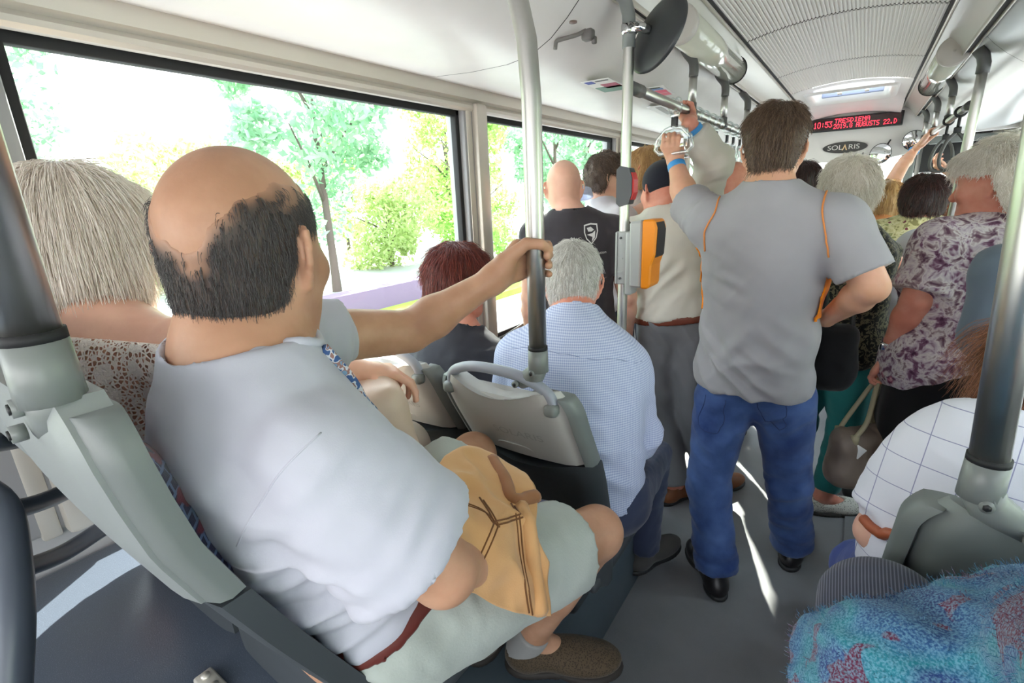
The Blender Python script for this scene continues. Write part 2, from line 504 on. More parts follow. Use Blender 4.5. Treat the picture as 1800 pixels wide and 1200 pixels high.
def window(x, sgn, y0, y1, z0, z1):
    global nwin
    f = MB(); g = .022; gt = .03
    xx = x + sgn * .03
    f.box((xx, (y0 + y1) / 2, z1 - gt / 2), (.03, y1 - y0, gt), .004); f.box((xx, (y0 + y1) / 2, z0 + g / 2), (.03, y1 - y0, g), .004)
    f.box((xx, y0 + g / 2, (z0 + z1) / 2), (.03, g, z1 - z0), .004); f.box((xx, y1 - g / 2, (z0 + z1) / 2), (.03, g, z1 - z0), .004)
    o = struct(f.build('window_%d' % nwin, M_rubber))
    p = MB(); p.box((x + sgn * .035, (y0 + y1) / 2, (z0 + z1) / 2), (.006, y1 - y0 - .01, z1 - z0 - .01)); p.build('pane', M_glass, o)
    nwin += 1
    return o
for w in WIN: window(XL, -1, *w, ZB, ZT)
for w in WINR: window(XR, 1, *w, ZB if w[0] < 4.9 else .1, ZT)
def trim(mb, m, auto=40):
    global ntrim
    o = struct(mb.build('trim_%d' % ntrim, m, auto=auto)); ntrim += 1
    return o
# pillar covers between the left windows: a flat strip and a deeper rounded post
for y in (.20, 1.735, 3.27, 4.79):
    b = MB(); b.box((XL + .014, y + .015, 1.40), (.05, .075, 1.06), .014); b.box((XL + .004, y - .045, 1.40), (.02, .035, 1.06), .006); trim(b, M_alu)
for sgn, x in ((1, XL), (-1, XR)):
    # header rail above the windows: rounded bead, groove, flat band
    prof = [(0, 1.895), (.012, 1.897), (.020, 1.906), (.020, 1.918), (.014, 1.927), (.010, 1.930), (.016, 1.936), (.026, 1.940), (.030, 1.985), (0, 1.985)]
    b = MB(); b.prism([(x + sgn * u, v) for u, v in prof], 'y', YB, YF, False); trim(b, M_alu, 30)
    # air duct: flat underside rolling up to the light cove
    pr = [(0.005, 1.985), (.03, 1.982), (.10, 1.968), (.25, 1.957), (.40, 1.955), (.49, 1.966), (.56, 1.998), (.615, 2.040), (.655, 2.078), (.685, 2.112), (.69, 2.30), (0.0, 2.30)]
    b = MB(); n = len(pr)
    rows = [[(x + sgn * u, yy, v) for u, v in pr] for yy in (YB, 1.418)] if sgn > 0 else [[(x + sgn * u, yy, v) for u, v in pr] for yy in (YB, 3.0)]
    y1 = rows[-1][0][1]
    b.grid(rows, True, True); 
    b.grid([[(x + sgn * u, yy, v) for u, v in pr] for yy in (y1 + .004, 6.02)], True, True)
    trim(b, M_white if sgn > 0 else M_silver, 35)
    b = MB(); b.grid([[(x + sgn * max(u - .002, .0), yy, v + .003) for u, v in pr] for yy in (YB, 6.02)], True, True); trim(b, M_rubber, 35)
    # dark slot with two bright rails, then the curved cove up to the ribbed ceiling
    def X(u): return x + sgn * u
    b = MB(); b.box((X(.700), 2.2, 2.126), (.03, 7.6, .03)); trim(b, M_rubber)
    for u in (.693, .722):
        b = MB(); b.box((X(u), 2.2, 2.110), (.007, 7.6, .018), .002); trim(b, M_alu)
    cv = [(.722, 2.110), (.735, 2.138), (.757, 2.166), (.785, 2.190), (.812, 2.205), (.815, 2.26), (.72, 2.26)]
    b = MB(); b.grid([[(X(u), yy, v) for u, v in cv] for yy in (YB, 6.02)], True, True); trim(b, M_cove, 40)
    b = MB(); b.box((X(.820), 2.2, 2.206), (.012, 7.6, .014), .003); trim(b, M_alu)
    b = MB(); b.box((X(.831), 2.2, 2.212), (.012, 7.6, .012)); trim(b, M_rubber)
# ribbed, slightly vaulted ceiling in panels
cx, hw, nr = -.18, .365, 50
def ceil_z(u): return 2.212 + .045 * (1 - (u / hw) ** 2)
def ribs(y0, y1):
    b = MB(); pts = []
    for i in range(nr):
        u0 = -hw + 2 * hw * i / nr; w = 2 * hw / nr
        for du, dz in ((0, 0), (.42, 0), (.52, .0045), (.90, .0045)):
            u = u0 + du * w; pts.append((cx + u, ceil_z(u) + dz))
    pts.append((cx + hw, ceil_z(hw)))
    b.grid([[(p[0], y, p[1]) for p in pts] for y in (y0, y1)], False)
    return b
bb = MB()
seams = [YB, -.2, .83, 1.83, 2.80, 3.82, 4.55]
for y0, y1 in zip(seams, seams[1:]):
    r = ribs(y0 + .007, y1 - .007); bb.add(r.v, r.f, False)
for y0, y1 in ((5.05, 6.02),):
    pass
struct(bb.build('ceiling', M_rib))
b = MB(); b.grid([[(cx + u, y, ceil_z(u) + .012) for u in np.linspace(-hw - .05, hw + .05, 13)] for y in (YB, 4.6)]); trim(b, mat('ceiling seam', (120, 116, 110), .7))
# smooth ceiling around the roof hatch, then the drop towards the front bulkhead
b = MB()
hx0, hx1, hy0, hy1 = -.44, .08, 4.68, 5.30
us = [-hw, hx0 - cx, hx1 - cx, hw]
def quad(x0, x1, y0, y1): 
    b.grid([[(cx + u, y, ceil_z(u)) for u in np.linspace(x0 - cx, x1 - cx, 9)] for y in (y0, y1)])
quad(cx - hw, cx + hw, 4.556, hy0); quad(cx - hw, hx0, hy0, hy1); quad(hx1, cx + hw, hy0, hy1); quad(cx - hw, cx + hw, hy1, 5.45)
b.grid([[(cx + u, y, ceil_z(u) - dz) for u in np.linspace(-hw, hw, 13)] for y, dz in ((5.45, 0), (5.6, .01), (5.75, .04), (5.9, .06), (6.02, .06))])
trim(b, M_white)
# roof, so that daylight comes only through windows and hatch
b = MB()
b.box((cx, 1.5, 2.33), (2.6, 6.3, .03)); b.box((-.97, 5.0, 2.33), (1.03, .75, .03)); b.box((.6, 5.0, 2.33), (.96, .75, .03)); b.box((cx, 6.35, 2.33), (2.6, 1.98, .03)); trim(b, M_white)

# roof hatch: rounded well, frame, clear lid with handles
hatch = empty('roof_hatch', (cx, 4.99, 2.24), 'open-lit rounded roof hatch in the ribbed ceiling near the red display', 'hatch')
def rrect(w, h, r, n=6):
    out = []
    for sx, sy, a in ((1, 1, 0), (-1, 1, 90), (-1, -1, 180), (1, -1, 270)):
        for i in range(n + 1):
            A = math.radians(a + 90 * i / n); out.append((sx * (w / 2 - r) + r * math.cos(A), sy * (h / 2 - r) + r * math.sin(A)))
    return out
b = MB(); rows = []
for w, h, z, in ((.60, .70, -.02), (.58, .68, -.034), (.53, .63, -.034), (.49, .58, -.01), (.47, .56, .10)):
    rows.append([(x, y, z) for x, y in rrect(w, h, .09)])
b.grid(rows, True, True); b.build('frame', M_white, hatch, auto=60)
b = MB(); b.prism(rrect(.48, .57, .085), 'z', .095, .101); b.build('lid', M_glass, hatch)
for xx in (-.08, .1):
    b = MB(); b.box((xx, .1, .055), (.018, .03, .08), .004); b.box((xx, .1, .012), (.03, .05, .012), .004); b.build('handle', M_alu, hatch)
b = MB(); b.box((0, .2, .03), (.42, .025, .05), .008); b.build('crossbar', mat('grey blue crossbar', (140, 148, 176), .5), hatch)

# front bulkhead with the display, the name plate and the mirrors
b = MB()
pts = [(XL, 2.30)] + [(XL, 1.74)] + [(-.95, 1.74), (-.62, 1.76), (-.40, 1.765), (-.1, 1.755), (.1, 1.76), (.30, 1.80), (.36, 1.86), (.42, 1.93), (XR, 1.95), (XR, 2.30)]
b.prism(pts, 'y', 6.02, 6.10); struct(b.build('wall_front', M_white))
b = MB(); b.box((cx, YB - .05, .5), (2.56, .1, 1.1)); b.box((cx, YB - .05, 2.1), (2.56, .1, .4)); struct(b.build('wall_rear', M_sill))
# windscreen end of the bus
b = MB(); b.box((cx, YF + .05, .35), (2.56, .1, 1.0), .02); b.box((cx, YF + .05, 2.1), (2.56, .1, .4)); 
for xx in (XL - .02, XR + .02, -.12): b.box((xx, YF + .05, 1.4), (.08, .1, 1.3), .01)
trim(b, M_darkgrey)
f = MB(); f.box((cx, YF + .02, 1.9), (2.4, .02, .02)); wf = struct(f.build('window_%d' % nwin, M_rubber)); nwin += 1
p = MB(); p.box((cx, YF + .03, 1.38), (2.38, .006, 1.06)); p.build('pane', M_glass, wf)
b = MB(); b.box((.65, 6.95, 1.78), (.72, .35, .30), .03); trim(b, M_black)          # dark housing over the front door
b = MB(); b.box((.66, 6.4, 1.915), (.7, .05, .06), .006); b.box((.50, 6.38, 1.915), (.09, .07, .07), .01); trim(b, M_greypaint)
for xx, yy in ((-.46, 6.16), (.33, 6.2)):
    b = MB(); b.box((xx, yy, .9), (.07, .05, 1.8), .01); trim(b, M_greypaint)
b = MB(); b.box((-.66, 6.12, 1.4), (.38, .04, .75), .01); trim(b, mat('dark green cab screen', (40, 52, 44), .3))

# red dot display
disp = empty('passenger_display', (-.147, 6.0, 2.108), 'black passenger display with red dot-matrix time and date', 'display')
b = MB(); b.box((0, 0, 0), (.72, .055, .122), .004); b.build('housing', M_black, disp)
b = MB(); b.box((0, -.029, 0), (.69, .003, .098)); b.build('screen', mat('dark red screen', (46, 4, 8), .25), disp)
M_led = bpy.data.materials.new('red led'); M_led.use_nodes = True
_b = M_led.node_tree.nodes['Principled BSDF']; _b.inputs['Base Color'].default_value = (.8, .02, .03, 1); _b.inputs['Emission Color'].default_value = (1, .03, .06, 1); _b.inputs['Emission Strength'].default_value = 1.0
FONT5 = {'1': '00100 01100 00100 00100 00100 00100 01110', '0': '01110 10001 10001 10001 10001 10001 01110', ':': '00000 00100 00100 00000 00100 00100 00000', '5': '11111 10000 11110 00001 00001 10001 01110', '3': '11111 00010 00100 00010 00001 10001 01110',
  'T': '11111 00100 00100 00100 00100 00100 00100', 'R': '11110 10001 10001 11110 10100 10010 10001', 'E': '11111 10000 10000 11110 10000 10000 11111', 'S': '01111 10000 10000 01110 00001 00001 11110', 'D': '11100 10010 10001 10001 10001 10010 11100', 'I': '01110 00100 00100 00100 00100 00100 01110', 'N': '10001 11001 10101 10011 10001 10001 10001', 'A': '01110 10001 10001 11111 10001 10001 10001',
  '2': '01110 10001 00001 00010 00100 01000 11111', '9': '01110 10001 10001 01111 00001 00010 01100', 'G': '01110 10001 10000 10111 10001 10001 01111', 'U': '10001 10001 10001 10001 10001 10001 01110', 'C': '01110 10001 10000 10000 10000 10001 01110', 'H': '10001 10001 10001 11111 10001 10001 10001', 'P': '11110 10001 10001 11110 10000 10000 10000', 'O': '01110 10001 10001 10001 10001 10001 01110', '.': '00000 00000 00000 00000 00000 01100 01100', '-': '00000 00000 00000 01110 00000 00000 00000', ' ': '00000 ' * 7}
def dots(s_, x0, z0, pw, ph, mb):
    for k, ch in enumerate(s_):
        for r, row in enumerate(FONT5.get(ch, FONT5[' ']).split()):
            for c, bit in enumerate(row):
                if bit == '1': mb.box((x0 + (k * 6 + c) * pw, -.0315, z0 - r * ph), (pw * .98, .002, ph * .98))
b = MB(); dots('10:53', -.335, .024, .0052, .0078, b)
dots('TRESDIENA', -.165, .042, .0052, .0056, b); dots('2019.G AUGUSTS 22.D', -.17, -.004, .0043, .0060, b)
b.build('lettering', M_led, disp)

# oval name plate
plate = empty('name_plate', (-.205, 6.02, 1.892), 'dark oval plate lettered SOLARIS below the red display', 'sign')
b = MB(); b.prism([(.182 * math.cos(a), .052 * math.sin(a)) for a in np.linspace(0, 2 * PI, 49)[:-1]], 'y', -.012, 0); b.build('plate', mat('dark grey plate', (58, 56, 54), .3), plate)
M_lett = mat('pale lettering', (222, 220, 214), .4)
XF = Matrix.Translation((0, -.014, .0)) @ Matrix.Rotation(PI / 2, 4, 'X')
text_obj('SOL', .062, M_lett, Matrix.Translation((-.080, 0, 0)) @ XF, plate, sx=1.15); text_obj('RIS', .062, M_lett, Matrix.Translation((.074, 0, 0)) @ XF, plate, sx=1.15)
b = MB(); b.prism([(-.022, -.026), (.0, .03), (.022, -.026), (.012, -.026), (.0, .008), (-.012, -.026)], 'y', -.015, -.012); b.build('letter_mark', mat('amber mark', (232, 200, 150), .4), plate)
# small hanging charm under the plate and a hook
b = MB(); b.tube([(0, 0, .03), (0, 0, -.005)], .002, 6); b.box((0, 0, -.018), (.022, .012, .03), .005); b.box((0, 0, -.042), (.016, .01, .018), .004)
tag(b.build('charm', mat('brass charm', (150, 122, 70), .4, .5), None, (-.205, 6.0, 1.815)), 'small brass charm hanging under the oval name plate', 'charm')

M_mirror = mat('mirror', (235, 238, 240), .02, 1.0)
def round_mirror(name, loc, r, aim, label, brack):
    e = empty(name, loc, label, 'mirror', 'small round interior mirrors')
    q = Vector(aim).to_track_quat('Z', 'Y').to_matrix().to_4x4()
    b = MB(); b.lathe([(0, -.02), (r * .7, -.016), (r, -.004), (r * 1.03, .004), (r * .985, .009)], 36, q, False); b.build('shell', M_black, e)
    b = MB(); b.lathe([(0.0001, .018), (r * .4, .0165), (r * .75, .0125), (r * .985, .006)], 36, q, False); b.build('glass', M_mirror, e)
    b = MB(); b.tube([q @ Vector((0, 0, -.015)), Vector(brack)], .007, 8); b.build('arm', M_black, e)
round_mirror('round_mirror', (.085, 5.93, 1.808), .088, (-.42, -1, .02), 'round convex mirror right of the oval name plate', (.06, .09, .12))
round_mirror('round_mirror', (.315, 5.95, 1.905), .082, (-.05, -1, -.02), 'round white-looking mirror behind the raised hand on the right rail', (.02, .1, .1))
b = MB(); b.tube([(0, 0, .05), (0, -.02, 0), (0, -.03, -.05)], .006, 8); b.box((0, -.02, -.02), (.03, .02, .03), .006)
tag(b.build('wall_bracket', M_chrome, None, (-.05, 5.98, 1.78)), 'small chrome bracket under the front bulkhead by the mirror', 'bracket')
# the driver, in the cab ahead of the bulkhead (seen in the round mirror)

# ---------------------------------------------------------------- lamps in the coves
M_tube_clear = bpy.data.materials.new('lamp diffuser'); M_tube_clear.use_nodes = True
_t = NT(M_tube_clear); _b = _t.n['Principled BSDF']; _b.inputs['Base Color'].default_value = s2l((206, 206, 190)); _b.inputs['Roughness'].default_value = .12; _b.inputs['Coat Weight'].default_value = .8; _b.inputs['Coat Roughness'].default_value = .05
M_lampcap = mat('pale lamp cap', (190, 184, 176), .5)
def lamp(x, y0, y1, label, sgn):
    e = empty('tube_lamp', (x, y0, 2.128), label, 'lamp', 'tubular cove lamps')
    L = y1 - y0
    b = MB(); b.tube([(0, .02, 0), (0, L, 0)], .062, 32); b.build('diffuser', M_tube_clear, e)
    b = MB(); b.tube([(0, -.004, 0), (0, .0, 0), (0, .03, 0)], [.056, .065, .065], 32); 
    b.tube([(0, -.008, 0), (0, .0, 0)], .006, 10); b.build('end_cap', M_lampcap, e)
    b = MB(); b.tube([(0, L, 0), (0, L + .008, 0)], .066, 32); b.build('end_ring', M_rubber, e)
lamp(-.625, 2.0, 2.92, 'clear tube lamp in the left cove beside the black mirror', -1)
lamp(.265, 3.3, 4.3, 'clear tube lamp in the right cove above the standing pole', 1)

# ---------------------------------------------------------------- overhead rails, posts, straps
def rail(x, y0, y1, z, label):
    e = empty('overhead_rail', (x, y0, z), label, 'rail')
    b = MB(); b.tube([(0, .07, 0), (0, y1 - y0, 0)], .0165, 18); b.build('tube', M_steel, e)
    b = MB(); b.tube([(0, .0, 0), (0, .10, 0)], .0195, 18); b.build('end_sleeve', M_darkgrey, e)
    return e
railL = rail(-.64, 1.59, 5.0, 1.866, 'long steel overhead rail on the left carrying clear strap hangers')
railR = rail(.35, 3.20, 5.62, 1.874, 'steel overhead rail on the right held by one raised hand')
def post(rail_o, x, y, dx, top):
    """drop post from the ceiling slot down to the rail: bent grey head, steel tube, grey clamp"""
    o = rail_o.location
    b = MB(); path = bez([(dx, 0, top), (dx * .7, 0, top - .02), (dx * .15, 0, top - .05), (0, 0, top - .08), (0, 0, .135)], 6)
    L = lambda p: (p[0] + x - o.x, p[1] + y - o.y, p[2])
    b.tube([L(p) for p in path], .019, 14); h = b.build('post', M_darkgrey, rail_o)
    b = MB(); b.tube([L((0, 0, .14)), L((0, 0, .03))], .0165, 14); b.build('post_tube', M_steel, h)
    b = MB(); b.tube([L((0, 0, .035)), L((0, 0, -.012))], .0195, 14); b.tube([L((0, -.024, 0)), L((0, .024, 0))], .0205, 14); b.build('post_clamp', M_darkgrey, h)
for y in (2.28, 2.86, 3.46, 4.06, 4.7): post(railL, -.64, y, -.042, .245)
for y in (3.99, 4.75, 5.5): post(railR, .35, y, -.03, .24)
def strap_clear(y, label):
    """clear acrylic hanger with a black web, on the left rail"""
    e = empty('strap_hanger', (-.64, y, 1.866), label, 'strap hanger', 'clear strap hangers on the left rail')
    b = MB()
    for dy in (-.012, .012): b.tube([(.026 * math.cos(a), dy, .026 * math.sin(a)) for a in np.linspace(0, 2 * PI, 17)[:-1]], .005, 8, closed=True)
    b.box((0, 0, -.034), (.02, .034, .018), .004); b.build('clip', M_clear, e)
    b = MB(); b.box((0, 0, -.058), (.012, .026, .04), .003); b.build('web', M_black, e)
    b = MB(); P = [(0, 0, -.074), (0, .03, -.082), (0, .058, -.11), (0, .066, -.145), (0, .05, -.160), (0, 0, -.162), (0, -.05, -.160), (0, -.066, -.145), (0, -.058, -.11), (0, -.03, -.082)]
    P = [(p_[0], p_[1] * 1.2, -.074 + (p_[2] + .074) * 1.12) for p_ in P]; b.tube(P, .009, 8, closed=True); 
    b.box((0, 0, -.118), (.004, .12, .068), .002); b.build('loop', M_clear, e)
    return e
stY = [2.06, 2.22, 2.36, 2.48, 2.62, 2.74, 2.98, 3.14, 3.32, 3.6, 3.85]
stN = ['nearest clear strap hanger, gripped by the man in the grey T-shirt', 'second clear strap hanger, beside the cap wearer\'s hand', 'third clear strap hanger along the left rail', 'fourth clear strap hanger along the left rail', 'fifth clear strap hanger along the left rail', 'sixth clear strap hanger along the left rail']
for i, y in enumerate(stY):
    sh_ = strap_clear(y, stN[i] if i < 6 else 'distant clear strap hanger far along the left rail')
    if i == 0: sh_.rotation_euler = (0, 0, 1.35)
def strap_black(y, label):
    e = empty('hanging_strap', (.35, y, 1.874), label, 'strap handle', 'black strap handles on the right rail')
    b = MB(); b.tube([(.022 * math.cos(a), 0, .022 * math.sin(a)) for a in np.linspace(0, 2 * PI, 17)[:-1]], .006, 8, closed=True); b.tube([(0, 0, -.02), (0, 0, -.075)], .007, 8); b.box((0, 0, -.085), (.03, .022, .03), .005); b.build('web', M_black, e)
    b = MB(); b.tube(bez([(0, 0, -.09), (-.035, 0, -.14), (-.05, 0, -.22), (-.03, 0, -.27), (.03, 0, -.27), (.05, 0, -.22), (.035, 0, -.14), (0, 0, -.09)], 5), .008, 8); b.build('loop', M_darkgrey, e)
strap_black(3.47, 'black strap handle just beyond the right standing pole'); strap_black(3.93, 'black strap handle held by a hand, next to the raised forearm')

def pole(name, path, r, label, rings=(), mat_=None):
    e = empty(name, path[0], label, 'pole')
    o = Vector(path[0])
    b = MB(); b.tube([tuple(Vector(p) - o) for p in path], r, 24); b.build('tube', mat_ or M_steel, e)
    for p, d in rings:
        b = MB(); d = Vector(d).normalized(); q = Vector(p) - o
        b.tube([q - d * .004, q + d * .004], r * 1.12, 20); b.build('collar', M_rubber, e)
    return e
# pole by the wheel box, with clamp-mounted mirror, stop button and ticket validator
poleB = pole('grab_pole', [(-.64, 1.577, .35), (-.64, 1.577, 1.0), (-.64, 1.577, 1.95), (-.64, 1.577, 2.02), (-.643, 1.577, 2.06), (-.655, 1.577, 2.10), (-.682, 1.577, 2.13)], .0165, 'steel pole left of the aisle carrying a button and the orange ticket box')
b = MB(); b.tube([(0, 0, 1.62), (0, 0, 1.67), (-.003, 0, 1.71), (-.015, 0, 1.75), (-.042, 0, 1.78)], .0195, 18); b.build('grey_head', M_greypaint, poleB)
b = MB(); b.box((0, 0, .02), (.07, .07, .04), .01); b.build('foot', M_darkgrey, poleB)
mir = empty('convex_mirror', (-.566, 1.602, 2.0), 'large round mirror clamped to the pole, showing its black back', 'mirror')
q = Vector((.5, .80, -.35)).to_track_quat('Z', 'Y').to_matrix().to_4x4()
b = MB(); b.lathe([(0.0001, -.020), (.040, -.018), (.085, -.011), (.106, 0), (.112, .007), (.109, .013)], 48, q, False); b.build('shell', mat('black mirror back', (50, 52, 54), .42), mir)
b = MB(); b.lathe([(.0001, .025), (.045, .021), (.08, .016), (.109, .010)], 48, q, False); b.build('glass', M_mirror, mir)
b = MB(); 
b.tube([(-.137, .085, .03), (-.137, .135, .03)], .0, 4) if False else b.box((-.074, -.025, .020), (.040, .046, .032), .009)
b.tube([(-.066, -.042, .020), (-.036, -.036, .016), (-.012, -.016, .008)], [.016, .015, .012], 12); b.build('clamp', M_chrome, mir)
for dx in (-.056, -.038): b = MB(); b.tube([(dx, -.048, .019), (dx, -.060, .019)], .005, 8); b.build('bolt', M_darkgrey, mir)
stop = empty('stop_button', (-.64, 1.577, 1.571), 'dark stop-request button with a red face on the pole', 'button')
b = MB(); b.prism([(-.026, -.062), (-.012, -.075), (.024, -.066), (.036, -.03), (.036, .03), (.024, .066), (-.012, .075), (-.026, .062)], 'y', -.026, .026); b.build('housing', mat('slate grey plastic', (66, 70, 74), .45), stop)
b = MB(); b.prism([(.026, -.05), (.034, -.05), (.043, -.024), (.043, .024), (.034, .05), (.026, .05)], 'y', -.021, .021); b.build('push_face', M_red, stop)
val = empty('ticket_validator', (-.64, 1.577, 1.341), 'grey and orange ticket validator box mounted on the pole', 'ticket machine')
b = MB(); b.box((0, 0, 0), (.05, .05, .21), .006)
for z in (-.055, 0, .055): b.box((-.008, -.026, z), (.03, .004, .004))
b.box((-.02, -.027, 0), (.008, .006, .205), .002); b.build('clamp_plate', M_valgrey, val)
b = MB()
for z in (-.08, .08): b = MB(); b.tube([(-.002, -.025, z), (-.002, -.031, z)], .005, 8); b.build('screw', M_darkgrey, val)
b = MB(); b.box((.034, .0, -.02), (.03, .07, .25), .008); b.build('bracket', M_valgrey, val)
b = MB(); b.prism([(.045, -.11), (.09, -.112), (.092, .148), (.040, .143), (.040, .09)], 'y', -.05, .06); o = b.build('rear_housing', M_valgrey, val); o.modifiers.new('b', 'BEVEL').width = .008
b = MB(); b.prism([(.092, -.113), (.122, -.112), (.130, -.095), (.132, -.02), (.145, .02), (.148, .12), (.138, .15), (.092, .15)], 'y', -.052, .062); o = b.build('front_housing', M_orange, val); o.modifiers.new('b', 'BEVEL').width = .006
b = MB(); b.prism([(.130, -.005), (.147, .015), (.151, .11), (.142, .14), (.130, .14)], 'y', -.04, .05); b.build('screen', M_black, val)
# standing pole on the right
pR = pole('grab_pole', [(.36, 3.13, .0), (.36, 3.13, 1.9), (.36, 3.13, 2.03)], .019, 'steel standing pole at the right, in front of the white-haired passenger')
b = MB(); b.tube([(0, 0, 1.99), (0, 0, 2.03), (-.008, 0, 2.06), (-.03, 0, 2.09)], .024, 16); b.build('grey_head', M_darkgrey, pR)
pR2 = pole('grab_pole', [(.405, 6.45, .0), (.405, 6.45, 2.1)], .019, 'distant steel pole at the front door end of the right rail')

# ---------------------------------------------------------------- seats
M_shell_shaded = mat('shaded pale seat shell', (132, 136, 136), .42, bump=(700, .05))  # pale shell darkened: shade on the rear pair is put into the colour
def seat_mesh(w):
    """profile in (y, z) from the top edge of the back; returns the parts as builders"""
    if w > .5: return [(0, 0), (.004, -.05), (.012, -.095), (.024, -.15), (.05, -.217), (.09, -.307), (.14, -.41), (.185, -.5), (.19, -.7)]
    return [(0, 0), (.016, -.05), (.045, -.11), (.075, -.165), (.105, -.22), (.135, -.29), (.17, -.40), (.20, -.5), (.20, -.7)]
def ip(prof, z):
    zs = [-p[1] for p in prof]; ys = [p[0] for p in prof]
    return float(np.interp(-z, zs, ys))
def make_seat(name, loc, w, label, group, handle=True, mirror=1, dark=False, steep=False):
    """origin at the middle of the top edge of the backrest"""
    e = empty(name, loc, label, 'seat', group)
    prof = seat_mesh(1 if steep else 0); bw = .03 if steep else .05
    shellm = M_shellg if dark else (M_shell_shaded if steep else M_shell)
    def hwid(z):
        t = min(-z, .66)
        base = w / 2
        if t < .06: base *= 1 - .16 * (1 - t / .06) ** 2
        return base * (1 - .03 * max(0, t - .15) / .4)
    # rear plate: slightly bowed, wrapped round the edges
    def shell(z0, z1, n, back, front, inset=0):
        rows = []
        for i in range(n + 1):
            z = z0 + (z1 - z0) * i / n; h = hwid(z) - inset; y = ip(prof, z); r = []
            dip = .028 if (handle and i == 0) else 0
            for u in np.linspace(-1, 1, 17):
                zz = z - (dip * max(0, 1 - (abs(u) / .75) ** 2) if dip else 0)
                a = abs(u)
                bow = (.004 if steep else .018) * (1 - a ** 2); edge = (.006 if steep else .028) * max(0, (a - .78) / .22) ** 2
                r.append((u * h, y - back - bow + edge, zz))
            for u in np.linspace(1, -1, 9):
                zz = z - (dip * max(0, 1 - (abs(u) / .75) ** 2) if dip else 0)
                r.append((u * h, y + front, zz))
            rows.append(r)
        b = MB(); b.grid(rows, True, True)
        n_ = len(rows[0])
        b.add(rows[0], [tuple(range(n_))]); b.add(rows[-1], [tuple(range(n_ - 1, -1, -1))])
        return b
    shl = shell(0, -.215, 12, .012, .026).build('back_shell', shellm, e, auto=50)
    # thick grey edge band on both sides
    for sx in (-1, 1):
        rows = []
        for i in range(21):
            z = -.012 - .205 * i / 20; h = hwid(z); y = ip(prof, z); f = min(1, i / 2.0)
            c = sx * (h - .004)
            rows.append([(c, y - .004, z), (c + sx * .016, y + .004, z), (c + sx * .02, y + bw * .45, z), (c + sx * .016, y + bw * .95, z), (c, y + bw, z), (c - sx * .02, y + bw * .98, z)])
        b = MB(); b.grid(rows, True, True); b.add(rows[0], [tuple(range(6))]); b.add(rows[-1], [tuple(range(5, -1, -1))]); b.build('edge_band', M_shellg, e, auto=60)
    shell(-.221, -.655, 12, .004, bw, -.014).build('base_shell', M_shelld, e, auto=50)
    # upholstery
    rows = []
    for i in range(13):
        z = -.055 - .44 * i / 12; h = hwid(z) - .03; y = ip(prof, z); k = math.sin(PI * min(1, (i + .3) / 3) / 2) * (1 if i < 12 else .6)
        rows.append([(u * h, y + .028 + .045 * k * (1 - abs(u) ** 4), z) for u in np.linspace(-1, 1, 13)] + [(u * h, y + .02, z) for u in np.linspace(1, -1, 5)])
    b = MB(); b.grid(rows, True, True); b.build('back_cushion', M_seatfab, e, auto=70)
    b = MB(); b.box((0, .39, -.59), (w - .02, .40, .075), .03, seg=3); b.build('seat_cushion', M_seatfab, e, auto=70)
    b = MB(); b.box((0, .37, -.64), (w - .01, .40, .04), .015); b.box((0, .30, -.72), (w * .55, .22, .15), .02); b.build('seat_pan', M_shelld, e, auto=60)
    if handle:
        a = w / 2 - .035
        P = bez([(-a, .006, -.035), (-a + .012, .0, .004), (-a * .55, -.004, .028), (0, -.006, .034), (a * .55, -.004, .026), (a - .01, .0, .0), (a, .006, -.035)], 7)
        b = MB(); b.tube(P, .0125, 12); b.build('grab_handle', M_handle, e)
        for s_ in (-1, 1):
            b = MB(); b.box((s_ * a, -.002, -.036), (.032, .030, .03), .01); b.build('handle_mount', M_greypaint, e)
    # embossed oval on the rear plate; its script is painted flat in a relief-shade tone
    if not dark and not steep:
        SHELLS.append((shl, e, loc))
    b = MB(); b.tube(bez([(-.06, .072, -.205), (-.045, .058, -.185), (0, .05, -.178), (.045, .058, -.185), (.06, .072, -.205)], 6), .0022, 6); b.build('embossed_arch', shellm, e)
    return e
SW = .36
SHELLS = []
make_seat('bus_seat', (-.635, .83, 1.145), SW, 'pale grey bus seat with an arched handle, behind the blue-checked shirt', 'front pair of bus seats')
make_seat('bus_seat', (-1.035, .83, 1.145), SW, 'pale grey bus seat by the window, in front of the beige bag', 'front pair of bus seats')
make_seat('bus_seat', (-.635, .084, 1.415), SW, 'bus seat with navy patterned cushion under the balding man', 'rear pair of bus seats', handle=False, steep=True)
make_seat('bus_seat', (-1.035, .084, 1.415), SW, 'window bus seat under the woman in crochet', 'rear pair of bus seats', handle=False, steep=True)
make_seat('bus_seat', (.295, .745, 1.155), SW, 'dark grey bus seat back at the right below the steel pole', 'right-hand bus seats', dark=True, handle=False)
make_seat('bus_seat', (.70, .745, 1.155), SW, 'bus seat by the right wall next to the checked blouse', 'right-hand bus seats', dark=True, handle=False)

